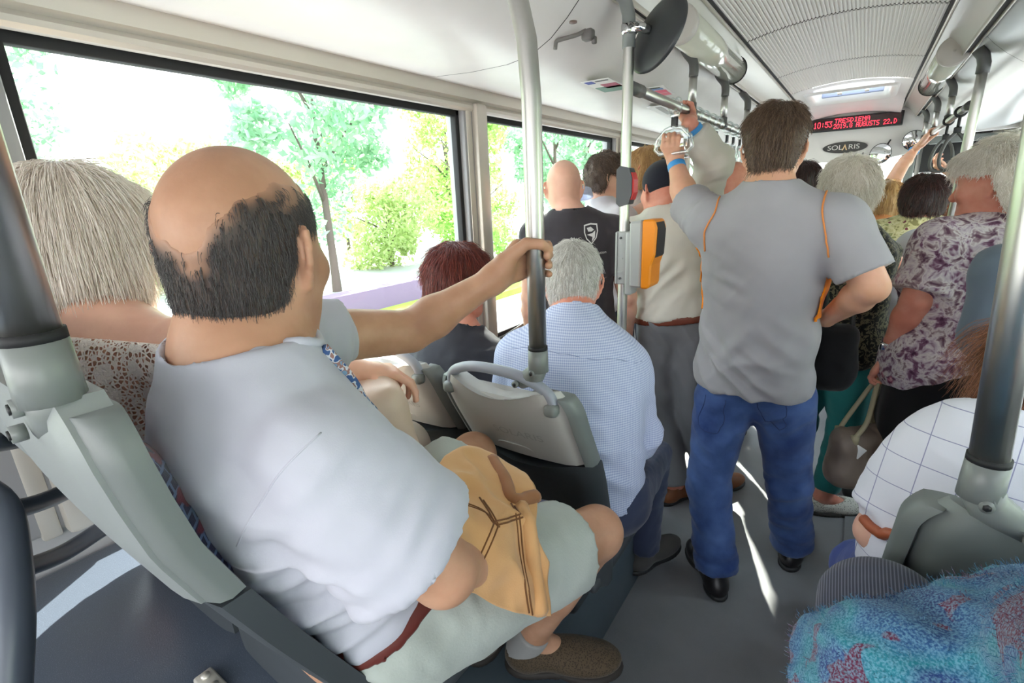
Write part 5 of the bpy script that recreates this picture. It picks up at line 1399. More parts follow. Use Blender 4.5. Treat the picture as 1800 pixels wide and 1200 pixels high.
# ---- grey-haired man in a blue checked shirt, front aisle seat
base = (-.56, 1.12, .35)
J = JJ(dict(head=(-0.689, 1.301, 1.305), neck=(-0.646, 1.233, 1.173), pelvis=(-.575, 1.13, .70), hd=(-.42, .9, -.18), hu=(-.02, .2, 1), shL=(-0.782, 1.135, 1.096), shR=(-0.506, 1.277, 1.055), elL=(-0.882, 1.174, 0.802), elR=(-0.456, 1.301, 0.846), wrL=(-.74, 1.50, .80), wrR=(-0.561, 1.370, 0.714),
    hipL=(-.66, 1.14, .69), hipR=(-.49, 1.17, .69), knL=(-.72, 1.58, .68), knR=(-0.530, 1.609, 0.606), anL=(-.70, 1.62, .44), anR=(-0.554, 1.634, 0.158), fdR=(.35, .9, 0), fdL=(0, 1, 0), bow=.035, calf=(0, -1, 0)))
TORo = dict(w=.172, d=.118, belly=1.1, shr=.052, slope=.05)
old = build_person(J, 'grey-haired man in a blue checked shirt, hunched in the front aisle seat', base, SK_pink, res=.008, fine=[(J['head'] - .13, J['head'] + .13, .0055)], tor=TORo, hands=dict(R=('relax', (-.3, .9, -.3), (0, 0, -1)), L=('relax', (.3, .9, -.2), (0, 0, -1))))
def micro(t):
    s = t.new('ShaderNodeSeparateXYZ', ins={0: t.obj()}); k = 2 * PI / .0060
    a = t.math('SINE', t.math('MULTIPLY', t.math('ADD', s.outputs[0], t.math('MULTIPLY', s.outputs[1], .7)), k)); b = t.math('SINE', t.math('MULTIPLY', s.outputs[2], k))
    f = t.math('MULTIPLY', t.math('ADD', t.math('GREATER_THAN', a, .1), t.math('GREATER_THAN', b, .1)), .5)
    return t.mix(f, s2l((150, 162, 200)), s2l((206, 212, 230)))
M_check = cloth('blue micro check', micro)
S_ = shirt_shape(J, .016, .7, TORo, 1, .015, .008, full=.55); T = tframe(J); neck_hole(S_, J, .066, .03)
so = garment('shirt', S_, M_check, old, .008, lambda P, N: folds(P, J['pelvis'] + T[2] * .15 - T[1] * .1, T[2] + T[0] * .4, .07, .007, (.2, .2, .16), 1, .8) + folds(P, J['elR'], T[2] + T[0] * .3, .05, .007, (.12, .12, .12), 2, .8) + .004 * fbm(P, 12, 6), cut=[(J['pelvis'] - T[2] * .02, -T[2])], smooth=2)
S_ = Shape(); n_ = J['neck']; S_.flat(n_ + T[2] * .012, n_ + T[2] * .058, .076, .066, .01); S_.flat(n_ - T[2] * .02, n_ + T[2] * .10, .058, .058, .004, op='s')
garment('collar', S_, M_check, so, .006).location = (0, 0, 0)
seam('yoke_seam', so, [J['shL'] + T[2] * .02 - T[1] * .06, J['neck'] - T[2] * .085 - T[1] * .12, J['shR'] + T[2] * .02 - T[1] * .06], .0009, mat('seam shade', (120, 130, 170), .9), so, 5)
M_navy = cloth('navy denim', lambda t: t.mix(t.noise(10, 4, t.obj()), s2l((44, 50, 72)), s2l((64, 72, 98))), .9, (700, .2))
S_ = trouser_shape(J, 1, .014, TORo, to=.97); garment('trousers', S_, M_navy, old, .009, lambda P, N: folds(P, J['knR'], unit(J['anR'] - J['knR']), .05, .006, (.12, .12, .16), 2, .8) + .004 * fbm(P, 16, 3), cut=[(J['pelvis'] + T[2] * .05, T[2])])
for s in 'RL': shoe('shoe', J['an' + s], J['fd' + s], cloth('grey suede', (78, 76, 74)), old, .28)
M_greyhm = mat('grey hair mass', lambda t: t.mix(t.noise(60, 3, t.obj()), s2l((150, 146, 140)), s2l((196, 192, 186))), .6)
hair(J, old, M_greyhm, hairmat('silver hair', (176, 172, 166), (244, 242, 240), .35), 1.0, .004, HL_ear, 6000, .022, .0005, lift=.22, down=.45, lump=.002, res=.006)
glasses(J, old, M_frame, M_clens)

# ---- tall man in a grey T-shirt, standing in the aisle, left hand in a strap
base = (-.20, 1.85, 0)
J = JJ(dict(head=(-0.263, 1.920, 1.671), neck=(-0.255, 1.880, 1.508), pelvis=(-0.258, 1.920, 0.897), hd=(-.10, 1, -.10), hu=(0, .03, 1), shL=(-0.443, 1.900, 1.434), shR=(-0.050, 1.840, 1.435), elL=(-0.566, 2.014, 1.514), wrL=(-0.636, 2.082, 1.663), elR=(0.058, 1.800, 1.249), wrR=(-0.050, 2.000, 1.096),
    hipL=(-0.344, 1.900, 0.766), hipR=(-0.147, 1.920, 0.809), knL=(-0.358, 1.820, 0.425), knR=(-0.095, 1.990, 0.431), anL=(-.285, 1.745, .09), anR=(-.055, 2.07, .09), fdL=(-.55, .83, 0), fdR=(.0, 1, 0)))
J['calf'] = V3((0, -1, 0))
TORg = dict(w=.186, d=.128, belly=1.14, shr=.060, slope=.055, hipw=.94)
gry = build_person(J, 'brown-haired man in a grey T-shirt with orange side panels, standing in the aisle', base, SK_mid, res=.009, fine=[(J['head'] - .13, J['head'] + .13, .006), (J['wrL'] - [.10, .05, .06], J['wrL'] + [.06, .12, .12], .0055)], tor=TORg, arms=1.08, hs=1.04, neck_r=.062,
    hands=dict(L=('grip', (-.650, 2.065, 1.748), (1, .25, .0), .010), R=('relax', (-.6, .6, .1), (0, -.3, -1))))
M_gt = cloth('grey sports jersey', lambda t: t.mix(t.noise(8, 3, t.obj()), s2l((150, 148, 152)), s2l((162, 160, 164))), .8, (900, .08))
M_ora = cloth('orange mesh panel', (240, 138, 24))
S_ = shirt_shape(J, .018, .80, TORg, 1.08, .020, .016); T = tframe(J); neck_hole(S_, J, .078, .02)
pv = J['pelvis']
S_.ell(pv - T[2] * .04, (.205, .15, .15), T, .05)
def d_g(P, N):
    r = folds(P, pv + T[2] * .05 - T[1] * .12 - T[0] * .02, T[2] * .8 + T[0] * .6, .075, .009, (.2, .2, .15), 1, 1.0) * 1.4
    r += folds(P, pv + T[2] * .12 - T[1] * .12 + T[0] * .06, T[0] * .8 - T[2] * .5, .085, .007, (.16, .2, .2), 2, .8) * 1.5
    r += folds(P, pv + T[2] * .33 - T[1] * .1 - T[0] * .1, T[2] * .9 + T[0] * .3, .06, .005, (.12, .2, .10), 3, .8)
    r += folds(P, J['shL'] * .6 + J['elL'] * .4, unit(J['elL'] - J['shL']) + T[2] * .3, .045, .005, (.1, .1, .1), 4, .8)
    return r + .004 * fbm(P, 9, 6)
tg = garment('t_shirt', S_, M_gt, gry, .0085, d_g, fine=[(J['neck'] - .10, J['neck'] + .11, .005)], cut=[(pv - T[2] * .062 - T[1] * .05, -T[2] - T[1] * .05)], smooth=2)
# orange underarm panels: a second skin of the same shape limited to the sides
S_ = Shape(); torso(S_, J, **TORg); S_ = S_.infl(.0245)
for sd, n in ((1, 'R'), (-1, 'L')):
    S2 = Shape(); S2.p = list(S_.p)
    c_ = J['sh' + n] - T[2] * .10
    S2.plane(c_ + T[2] * .02, T[2] + T[0] * sd * .15); S2.plane(c_ - T[2] * .22, -T[2]); S2.plane(J['pelvis'] + T[0] * sd * .155 - T[2] * .0, -T[0] * sd + T[2] * .10 - .25 * T[1])
    Vt, F = S2.arrays(.008); Vt = relax(Vt, F, 1, .4); Vt = displace(Vt, F, d_g)
    to_mesh('side_panel', Vt, F, M_ora, gry, base)
M_pipe = mat('orange piping', (214, 132, 66), .8)
seam('piping', tg, [J['shL'] + T[2] * .085 + T[0] * .04 - T[1] * .02, J['shL'] + T[2] * .05 - T[1] * .09 + T[0] * .045, J['shL'] - T[2] * .02 - T[1] * .11 + T[0] * .02, J['shL'] - T[2] * .09 - T[1] * .11 + T[0] * .012], .0028, M_pipe, tg, 6, off=.002)
seam('piping', tg, [J['shR'] + T[2] * .085 - T[0] * .045, J['shR'] + T[2] * .04 - T[1] * .09 - T[0] * .03, J['shR'] - T[2] * .03 - T[1] * .12 - T[0] * .012, J['shR'] - T[2] * .10 - T[1] * .11 - T[0] * .012], .0028, M_pipe, tg, 6, off=.002)
M_denim = cloth('blue denim', lambda t: t.mix(t.ramp(t.noise(7, 5, t.obj()), [(.35, (0, 0, 0)), (.68, (1, 1, 1))]), s2l((42, 62, 112)), s2l((78, 104, 156))), .9, (600, .3))
S_ = trouser_shape(J, 1.02, .016, TORg, to=.97, wide=.018)
d_j = lambda P, N: folds(P, J['knL'] - [0, .04, .06], T[2] + T[0] * .35, .06, .006, (.12, .12, .22), 2, .9) + folds(P, J['knR'] - [0, .04, .08], T[2] - T[0] * .35, .06, .006, (.12, .12, .22), 3, .9) + folds(P, J['hipL'] - [0, .1, .1], T[0] * .7 + T[2] * .7, .07, .006, (.14, .12, .12), 4, .9) + folds(P, J['hipR'] - [0, .1, .1], -T[0] * .7 + T[2] * .7, .07, .006, (.14, .12, .12), 5, .9) + folds(P, J['anL'] + [0, 0, .07], (0, 0, 1), .04, .006, (.1, .1, .07), 6, .7) + folds(P, J['anR'] + [0, 0, .07], (0, 0, 1), .04, .006, (.1, .1, .07), 7, .7) + .003 * fbm(P, 14, 3)
je = garment('jeans', S_, M_denim, gry, .0085, d_j, cut=[(pv - T[2] * .01, T[2])])
M_jst = mat('denim stitching', (44, 58, 100), .9)
for sd, n in ((1, 'R'), (-1, 'L')):
    hp_ = J['hip' + n] - T[1] * .14
    seam('back_pocket', je, [hp_ + T[0] * -.055 + T[2] * .06, hp_ + T[0] * -.05 - T[2] * .06, hp_ - T[2] * .085, hp_ + T[0] * .05 - T[2] * .06, hp_ + T[0] * .055 + T[2] * .06], .0014, M_jst, je, 5)
for s in 'RL': shoe('shoe', J['an' + s], J['fd' + s], mat('black leather', (30, 28, 30), .4), gry, .31, w=.052)
hair(J, gry, M_cap_brown, hairmat('brown hair', (66, 50, 40), (128, 104, 84), .35), 1.05, .008, HL_ear, 7000, .036, .0007, lift=.14, down=.35, lump=.005, crown=(.02, -.06, .11), curl=.25, lscale=22, side=.15, bulge=[((0, -.015, .06), (.083, .105, .072)), ((0, -.06, .0), (.068, .062, .06))])
M_band = mat('blue wristband', (66, 150, 214), .5)
def wristband(J, s, parent, m=None, r=.034, f=.12, w=.013, name='wristband'):
    wr, el = J['wr' + s], J['el' + s]; d = unit(el - wr); c = wr + d * (f * np.linalg.norm(el - wr)); S_ = Shape(); S_.flat(c - d * w, c + d * w, r, r + .001, .004)
    Vt, F = S_.arrays(.004); o = to_mesh(name, Vt, F, m or M_band, parent, tuple(parent.location)); return o
wristband(J, 'L', gry, r=.0345)

# ---- man in a black cap and cream shirt, right hand on the rail
base = (-.66, 2.27, 0)
J = stand(-.70, 2.30, .05, 1.73); J.update(head=(-0.762, 2.310, 1.562), neck=(-0.735, 2.290, 1.411), pelvis=(-0.661, 2.300, 0.963), hd=(-.72, .70, -.08), shL=(-0.898, 2.320, 1.361), shR=(-0.596, 2.280, 1.430), elR=(-0.508, 2.200, 1.649), wrR=(-0.594, 2.100, 1.799), elL=(-0.948, 2.420, 1.120), wrL=(-0.949, 2.560, 0.874),
    hipL=(-0.734, 2.300, 0.869), hipR=(-0.566, 2.300, 0.890), knL=(-0.705, 2.320, 0.437), knR=(-0.531, 2.300, 0.471), anL=(-.62, 2.24, .09), anR=(-.46, 2.42, .09), fdL=(.45, .9, 0), fdR=(.5, .85, 0)); J = JJ(J); J['calf'] = V3((0, -1, 0))
TORc = dict(w=.17, d=.12, belly=1.12, shr=.052)
cm = build_person(J, 'man in a black cap and cream shirt holding the left overhead rail', base, SK_pink, res=.009, fine=[(J['head'] - .12, J['head'] + .13, .006), (J['wrR'] - [.10, .06, .05], J['wrR'] + [.05, .1, .1], .0055)], tor=TORc, hands=dict(R=('grip', (-.64, 2.17, 1.866), (0, 1, 0), .0165), L=('relax', (.2, .9, -.2), (0, 0, -1))))
M_cream = cloth('cream shirt', lambda t: t.mix(t.noise(10, 3, t.obj()), s2l((196, 192, 182)), s2l((208, 204, 194))), .85, (500, .1))
S_ = shirt_shape(J, .020, .7, TORc, 1, .018, .014, sides='L'); sh_, el_, wr_ = J['shR'], J['elR'], J['wrR']
S_.cone(sh_, el_, .078, .068, .03); S_.flat(el_, el_ + (wr_ - el_) * .80, .068, .056, .02, False, True); T = tframe(J); neck_hole(S_, J, .066, .03)
d_c = lambda P, N: folds(P, J['pelvis'] + T[2] * .2 - T[1] * .1, T[2] * .75 - T[0] * .65, .065, .007, (.16, .2, .2), 1, .5) + folds(P, J['elR'], T[2], .05, .008, (.1, .1, .14), 2, .7) + .004 * fbm(P, 12, 3)
sc = garment('shirt', S_, M_cream, cm, .009, d_c, cut=[(J['pelvis'] + T[2] * .02, -T[2])])
S_ = Shape(); n_ = J['neck']; S_.flat(n_ + T[2] * .010, n_ + T[2] * .052, .078, .068, .01); S_.flat(n_ - T[2] * .02, n_ + T[2] * .10, .060, .060, .004, op='s'); garment('collar', S_, M_cream, sc, .006).location = (0, 0, 0)
M_gtr = cloth('grey trousers', lambda t: t.mix(t.noise(9, 3, t.obj()), s2l((112, 112, 116)), s2l((128, 128, 132))), .9, (500, .15))
S_ = trouser_shape(J, .98, .022, TORc, to=.95, wide=.022)
garment('trousers', S_, M_gtr, cm, .009, lambda P, N: folds(P, J['hipL'] - [0, .1, .12], T[0] + T[2] * .3, .08, .006, (.2, .15, .3), 2, .5) + .004 * fbm(P, 10, 3), cut=[(J['pelvis'] + T[2] * .03, T[2])])
belt_of(J, TORc, mat('brown leather belt', (112, 56, 40), .45), cm, .000, .036, .98, .028)
for s in 'RL': shoe('shoe', J['an' + s], J['fd' + s], mat('tan brown shoe', (138, 86, 54), .55), cm, .28)
S_ = Shape(); H = hframe(J); hc = J['head']; Lc = lambda x, y, z: hc + H.T @ np.array([x, y, z])
S_.ell(Lc(0, -.01, .032), (.086, .107, .094), H, .01); S_.plane(Lc(0, 0, -.028), -H[2] - .30 * H[1])
cp = garment('cap', S_, cloth('black cap cloth', (34, 36, 46)), cm, .007)
S_ = Shape(); S_.ell(Lc(0, .11, -.002), (.075, .085, .012), H, .01); S_.plane(Lc(0, .075, 0), -H[1]); garment('peak', S_, cloth('black peak cloth', (34, 36, 46)), cp, .006).location = (0, 0, 0)
b = MB(); bl = Vector(base); b.lathe([(.0001, .008), (.006, .006), (.008, 0)], 12, Matrix.Translation(Vector(Lc(0, -.01, .128)) - bl)); b.build('cap_button', M_black, cp)
wristband(J, 'R', cm, r=.035, f=.16)

# ---- white-haired woman in teal trousers, half hidden behind the grey T-shirt
base = (-.02, 2.52, 0)
J = stand(-.02, 2.52, -.05, 1.66); J.update(head=(-0.058, 2.480, 1.531), neck=(-0.033, 2.470, 1.366), hd=(-.35, .93, -.1), elR=(0.129, 2.560, 1.228), shR=(-0.007, 2.450, 1.322), wrR=(0.229, 2.750, 1.133), anL=(-.10, 2.62, .09), anR=(0.029, 2.533, 0.090), fdR=(.86, .5, 0), fdL=(.3, .9, 0)); J = JJ(J)
TORw = dict(w=.155, d=.12, belly=1.1, shr=.046)
tl = build_person(J, 'white-haired woman in teal trousers and white flats behind the man in the grey T-shirt', base, SK_pink, res=.010, fine=[(J['head'] - .12, J['head'] + .13, .007)], tor=TORw, fem=True, hands=dict(R=('relax', (.7, .6, .0), (0, 0, -1)), L=('relax', (0, .4, -1), (1, 0, 0))))
def pat(cols, sc, seed=0, wsc=None):
    def f(t):
        v = t.mapping(t.obj(), (1, 1, 1), (0, 0, 0), (seed, 0, 0)); n1 = t.noise(sc, 2, v, .5, .6); stops = [(i / (len(cols) - 1) * .5 + .26, s2l(c)) for i, c in enumerate(cols)]
        return t.ramp(n1, stops, 'CONSTANT')
    return f
M_blackpat = cloth('black patterned blouse', pat([(28, 28, 28), (34, 34, 32), (112, 106, 84), (30, 30, 30), (36, 36, 34)], 55))
S_ = shirt_shape(J, .02, .85, TORw, 1, .018, .02); T = tframe(J); neck_hole(S_, J, .07, .02); S_.ell(J['pelvis'] - T[2] * .03, (.20, .15, .14), T, .05)
garment('blouse', S_, M_blackpat, tl, .010, lambda P, N: .005 * fbm(P, 10, 3), cut=[(J['pelvis'] - T[2] * .12, -T[2])])
M_teal = cloth('teal cotton', lambda t: t.mix(t.noise(7, 3, t.obj()), s2l((34, 104, 104)), s2l((50, 128, 124))), .9, (500, .12))
S_ = trouser_shape(J, 1.0, .012, TORw, to=.86, wide=.004); garment('trousers', S_, M_teal, tl, .010, lambda P, N: folds(P, J['knR'], T[2], .06, .004, (.2, .2, .2), 2, .9) + .003 * fbm(P, 12, 3))
for s in 'RL': shoe('shoe', J['an' + s], J['fd' + s], cloth('white perforated flat', lambda t: t.mix(t.ramp(t.new('ShaderNodeTexVoronoi', ins={'Vector': t.obj(), 'Scale': 150.0}).outputs[0], [(.25, (0, 0, 0)), (.32, (1, 1, 1))]), s2l((120, 116, 106)), s2l((222, 220, 208)))), tl, .25, mat('dark flat sole', (60, 56, 52), .8), .044, slip=True)
M_whm = mat('white hair mass fluffy', lambda t: t.mix(t.noise(40, 4, t.obj()), s2l((200, 192, 176)), s2l((232, 226, 214))), .6)
M_whs = hairmat('white wavy hair', (214, 206, 190), (252, 248, 240), .35)
hair(J, tl, M_whm, M_whs, 1.0, .014, HL_wave, 4500, .05, .0009, lift=.16, down=.4, lump=.008, curl=.5, lscale=24, bulge=[((.02, -.06, .0), (.065, .05, .08))])
# black shoulder bag behind the man in the grey T-shirt
S_ = Shape(); c_ = V3((-0.018, 2.160, 0.916)); S_.box(c_, (.075, .04, .13), None, .04, .01); S_.ell(c_ - [0, 0, .06], (.078, .05, .08), None, .05)
Vt, F = S_.arrays(.009); Vt = displace(Vt, F, lambda P, N: .006 * fbm(P, 12, 2)); bb_ = to_mesh('shoulder_bag', Vt, F, cloth('black nylon', (26, 26, 28)), None, tuple(c_)); bb_.location = c_; tag(bb_, 'black soft bag hanging by the right hip of the man in the grey T-shirt', 'bag')
b = MB(); b.tube(bez([(-.04, .0, .11), (-.05, .02, .30), (-.06, .03, .46)], 6), .009, 8); b.tube(bez([(.05, .0, .11), (.035, .02, .30), (.0, .03, .46)], 6), .009, 8); b.build('strap', M_black, bb_)

# ---- large white-haired woman in a floral blouse with a handbag
base = (.38, 2.28, 0)
J = stand(.38, 2.28, .12, 1.64); J.update(head=(0.361, 2.322, 1.540), neck=(0.392, 2.335, 1.372), hd=(-.86, .48, -.12), shL=(0.246, 2.244, 1.336), elL=(0.207, 2.197, 1.141), wrL=(0.160, 2.262, 0.920), shR=(.62, 2.30, 1.36)); J = JJ(J); J['calf'] = V3((0, -1, 0))
TORf = dict(w=.20, d=.15, belly=1.15, shr=.058, slope=.05)
fl_ = build_person(J, 'white-haired woman in a purple floral blouse carrying a handbag', base, SK_pink, res=.009, fine=[(J['head'] - .14, J['head'] + .14, .006), (J['wrL'] - [.08, .08, .14], J['wrL'] + [.08, .08, .06], .006)], tor=TORf, fem=True, arms=1.15, hs=1.02, hands=dict(L=('grip', (0.142, 2.243, 0.831), (.3, .9, .1), .012, dict(thumb_up=True)), R=('relax', (0, .3, -1), (-1, 0, 0))))
def floral(t):
    v = t.obj()
    base_ = t.ramp(t.noise(24, 3, v, .6, .5), [(.30, s2l((74, 42, 64))), (.41, s2l((124, 88, 112))), (.47, s2l((190, 176, 186))), (.53, s2l((216, 210, 208))), (.58, s2l((160, 140, 146))), (.66, s2l((96, 66, 84)))])
    vo = t.new('ShaderNodeTexVoronoi', ins={'Vector': t.mapping(v, (1, 1, 1)), 'Scale': 11.0, 'Randomness': .9}); d = t.math('ADD', vo.outputs['Distance'], t.math('MULTIPLY', t.noise(45, 2, v), .35))
    flw = t.ramp(d, [(.36, (1, 1, 1)), (.44, (0, 0, 0))])
    fc = t.ramp(t.noise(60, 2, v), [(.35, s2l((104, 44, 72))), (.5, s2l((176, 104, 126))), (.62, s2l((214, 172, 180)))])
    pick = t.ramp(t.new('ShaderNodeSeparateXYZ', ins={0: vo.outputs['Color']}).outputs[0], [(.36, (0, 0, 0)), (.4, (1, 1, 1))])
    return t.mix(t.math('MULTIPLY', flw, pick), base_, fc)
M_flor = cloth('purple floral print', floral, .85, (600, .08))
S_ = shirt_shape(J, .024, .82, TORf, 1.15, .022, .020); T = tframe(J); neck_hole(S_, J, .085, .0); S_.ell(J['pelvis'] - T[2] * .02, (.245, .19, .2), T, .06)
bl_ = garment('blouse', S_, M_flor, fl_, .009, lambda P, N: folds(P, J['pelvis'] + T[2] * .15, T[0] * .9 + T[2] * .3, .09, .006, (.2, .2, .25), 2, .6) + .006 * fbm(P, 9, 4), cut=[(J['pelvis'] - T[2] * .10, -T[2])], smooth=2)
S_ = Shape(); S_.cone((.38, 2.28, .98), (.38, 2.28, .72), .19, .22, .02); S_.flat((.38, 2.28, .80), (.38, 2.28, .30), .215, .24, .05, False, True)
garment('skirt', S_, cloth('black skirt', (24, 24, 26)), fl_, .012, lambda P, N: .014 * np.sin(np.arctan2(P[:, 1] - 2.28, P[:, 0] - .38) * 11) * np.clip((.85 - P[:, 2]) * 2, 0, 1), cut=[((.38, 2.28, .95), (0, 0, 1))])
for s in 'RL': shoe('shoe', J['an' + s], (-.1, .99, 0), M_black, fl_, .25)
hair(J, fl_, M_whm, M_whs, 1.04, .020, [(-.12, -.095), (-.05, -.10), (-.036, -.06), (-.024, .018), (.03, .02), (.05, .03), (.12, .06)], 8000, .055, .0008, lift=.18, down=.3, lump=.010, curl=.55, lscale=22, back=.01, side=.35)
wristband(J, 'L', fl_, M_black, .037, .16, .012, 'watch_strap')
wd = unit(J['elL'] - J['wrL']); wc = J['wrL'] + wd * .04; S_ = Shape(); S_.box(wc + V3((-.028, -.022, .0)), (.014, .012, .016), None, .004); garment('watch', S_, M_chrome, fl_, .004)
# handbag
hb = empty('handbag', (0.125, 2.181, 0.516), 'taupe handbag with pale rope handles, held low by the woman in the floral blouse', 'bag'); hl = V3(hb.location); hnd = V3((0.150, 2.249, 0.816))
M_taupe = mat('taupe soft leather', lambda t: t.mix(t.noise(9, 4, t.obj()), s2l((112, 98, 88)), s2l((140, 124, 112))), .5, bump=(240, .2))
S_ = Shape(); S_.box((0, 0, .0), (.125, .055, .12), np.array([[.75, .66, 0], [-.66, .75, 0], [0, 0, 1]]), .05, .01); S_.ell((0, 0, -.06), (.12, .075, .07), np.array([[.75, .66, 0], [-.66, .75, 0], [0, 0, 1]]), .05)
Vt, F = S_.arrays(.008); Vt = displace(relax(Vt, F, 1, .4), F, lambda P, N: folds(P, (0, 0, .05), (.75, .66, .2), .04, .006, (.1, .1, .1), 2, .7) + .005 * fbm(P, 14, 3)); to_mesh('body', Vt, F, M_taupe, hb)
M_rope = mat('pale olive handle', (168, 158, 130), .6)
g = hnd - hl
for sx in (-1, 1):
    a_ = np.array([.075 * .75 * 1, .075 * .66, .10]); a2 = np.array([-.075 * .75, -.075 * .66, .10]); o_ = np.array([-.66, .75, 0]) * .04 * sx
    b = MB(); b.tube(bez([a_ + o_, a_ * .6 + o_ + g * .35, g + V3((.012, .012, -.01)) + o_ * .2, g + V3((-.012, -.008, -.01)) + o_ * .2, a2 * .6 + o_ + g * .35, a2 + o_], 8), .009, 10); b.build('handle', M_rope, hb)
    for q in (a_, a2): b = MB(); b.tube([tuple(q + o_ + V3((0, 0, -.02))), tuple(q + o_ + V3((0, 0, .012)))], .015, 10); b.build('handle_knot', M_rope, hb)
b = MB(); b.box((0, 0, 0), (.05, .004, .05), .002, Matrix.Translation((-.02, -.085, .055)) @ Matrix.Rotation(.5, 4, 'Y')); b.build('paper_tag', mat('white tag', (226, 226, 224), .6), hb)

# ---- woman in a white windowpane-checked blouse, bent forward in the right front seat
base = (.295, 1.05, .285)
J = JJ(dict(head=(.36, 1.36, 1.165), neck=(0.301, 1.243, 1.040), pelvis=(0.269, 1.184, 0.764), hd=(.25, .7, -.75), hu=(.1, .7, .7), shL=(0.173, 1.203, 0.934), shR=(.44, 1.19, 1.06), elL=(0.116, 1.162, 0.826), wrL=(0.201, 1.294, 0.775), elR=(.46, 1.26, .84), wrR=(.38, 1.42, .78),
    hipL=(0.196, 1.187, 0.704), hipR=(.37, 1.08, .66), knL=(0.134, 1.458, 0.516), knR=(.42, 1.50, .62), anL=(0.140, 1.691, 0.229), anR=(.40, 1.46, .36), fdL=(0, 1, 0), fdR=(0, 1, 0), bow=.045))
TORk = dict(w=.155, d=.11, belly=1.08, shr=.046, slope=.042)
ck = build_person(J, 'long-haired woman in a white windowpane-checked blouse, bent forward on the right', base, SK_fair, res=.009, fine=[(J['head'] - .12, J['head'] + .12, .008)], tor=TORk, fem=True, arms=.88, hands=dict(L=('relax', (.3, .9, -.2), (0, 0, -1)), R=('relax', (0, .9, -.3), (0, 0, -1))))
def pane_check(t):
    s = t.new('ShaderNodeSeparateXYZ', ins={0: t.new('ShaderNodeAttribute', attribute_name='weave').outputs['Vector']})
    def ln(o): 
        fr = t.math('FRACT', t.math('DIVIDE', t.math('ADD', o, .9), .058)); return t.math('LESS_THAN', t.math('ABSOLUTE', t.math('SUBTRACT', fr, .5)), .014)
    f = t.math('MAXIMUM', ln(s.outputs[0]), ln(s.outputs[1]))
    return t.mix(t.math('MULTIPLY', f, .75), s2l((224, 224, 234)), s2l((112, 112, 160)))
M_pane = cloth('white windowpane check', pane_check, .9, (600, .1))
S_ = shirt_shape(J, .018, .70, TORk, .9, .018, .020); T = tframe(J); neck_hole(S_, J, .085, -.005)
d_k = lambda P, N: folds(P, J['pelvis'] + T[2] * .16, T[2] * .7 + T[0] * .6, .07, .007, (.16, .16, .16), 2, .8) + folds(P, J['shL'] * .4 + J['elL'] * .6, unit(J['elL'] - J['shL']), .04, .004, (.08, .08, .08), 3, .5) + .004 * fbm(P, 12, 3)
kb = garment('blouse', S_, M_pane, ck, .008, d_k, cut=[(J['pelvis'] - T[2] * .05, -T[2])], smooth=2, attr=lambda V_: {'weave': np.stack([(V_ - J['pelvis']) @ T[0], (V_ - J['pelvis']) @ T[2], V_[:, 2] * 0], 1)})
S_ = trouser_shape(J, 1.0, .012, TORk); garment('jeans', S_, cloth('bright blue denim', lambda t: t.mix(t.noise(12, 4, t.obj()), s2l((46, 66, 138)), s2l((84, 104, 172))), .9, (600, .3)), ck, .010, lambda P, N: .005 * fbm(P, 16, 3), cut=[(J['pelvis'] + T[2] * .05, T[2])])
for s in 'RL': shoe('shoe', J['an' + s], (0, 1, 0), mat('white trainer', (214, 212, 208), .6), ck, .25)
seam('bag_strap', kb, [(0.098, 1.139, 0.868), (0.118, 1.117, 0.873), (0.137, 1.094, 0.881), (0.160, 1.065, 0.896), (0.198, 1.059, 0.910)], .011, mat('orange brown strap', (166, 88, 56), .5), kb, 10, off=.006)
hair(J, ck, mat('auburn hair mass', (104, 64, 44), .6), hairmat('auburn hair', (84, 50, 34), (166, 110, 76), .35), 1.0, .016, HL_bob, 7000, .14, .0005, lift=.05, down=.5, lump=.006, sway=(.15, .1, -.1))

# ---- person with a fuzzy blue cardigan, in the seat beside the camera
base = (.32, .30, .365)
J = JJ(dict(head=(.36, .16, 1.66), neck=(.36, .14, 1.47), pelvis=(.34, .30, .96), hd=(0, 1, 0), hu=(0, 0, 1), shL=(.185, .15, 1.41), shR=(.54, .15, 1.41), elL=(0.211, 0.622, 1.089), wrL=(0.225, 0.731, 0.939), elR=(.57, .26, 1.15), wrR=(.42, .50, 1.12),
    hipL=(.25, .32, .955), hipR=(.43, .32, .955), knL=(0.102, 0.738, 0.953), knR=(.40, .70, .97), anL=(.12, .66, .46), anR=(.40, .68, .46), fdL=(0, 1, 0), fdR=(0, 1, 0)))
TORp = dict(w=.165, d=.12, belly=1.1)
cd = build_person(J, 'seated person in grey pinstripe trousers with a fuzzy blue cardigan', base, SK_fair, res=.010, tor=TORp, hands=dict(L=('relax', (.3, .9, -.2), (0, 0, -1)), R=('relax', (-.3, .9, -.2), (0, 0, -1))))
def stripes(t):
    s = t.new('ShaderNodeSeparateXYZ', ins={0: t.obj()}); f = t.math('GREATER_THAN', t.math('SINE', t.math('MULTIPLY', t.math('ADD', s.outputs[0], t.math('MULTIPLY', s.outputs[2], .25)), 2 * PI / .0042)), .3)
    return t.mix(f, s2l((62, 64, 78)), s2l((104, 106, 122)))
S_ = trouser_shape(J, 1.0, .016, TORp, wide=.01); garment('trousers', S_, cloth('grey pinstripe', stripes), cd, .009, lambda P, N: folds(P, J['knL'] - [0, .08, 0], unit(J['knL'] - J['hipL']) + V3((.5, 0, .2)), .05, .005, (.12, .12, .12), 2, .8))
for s in 'RL': shoe('shoe', J['an' + s], (0, 1, 0), M_black, cd, .27)
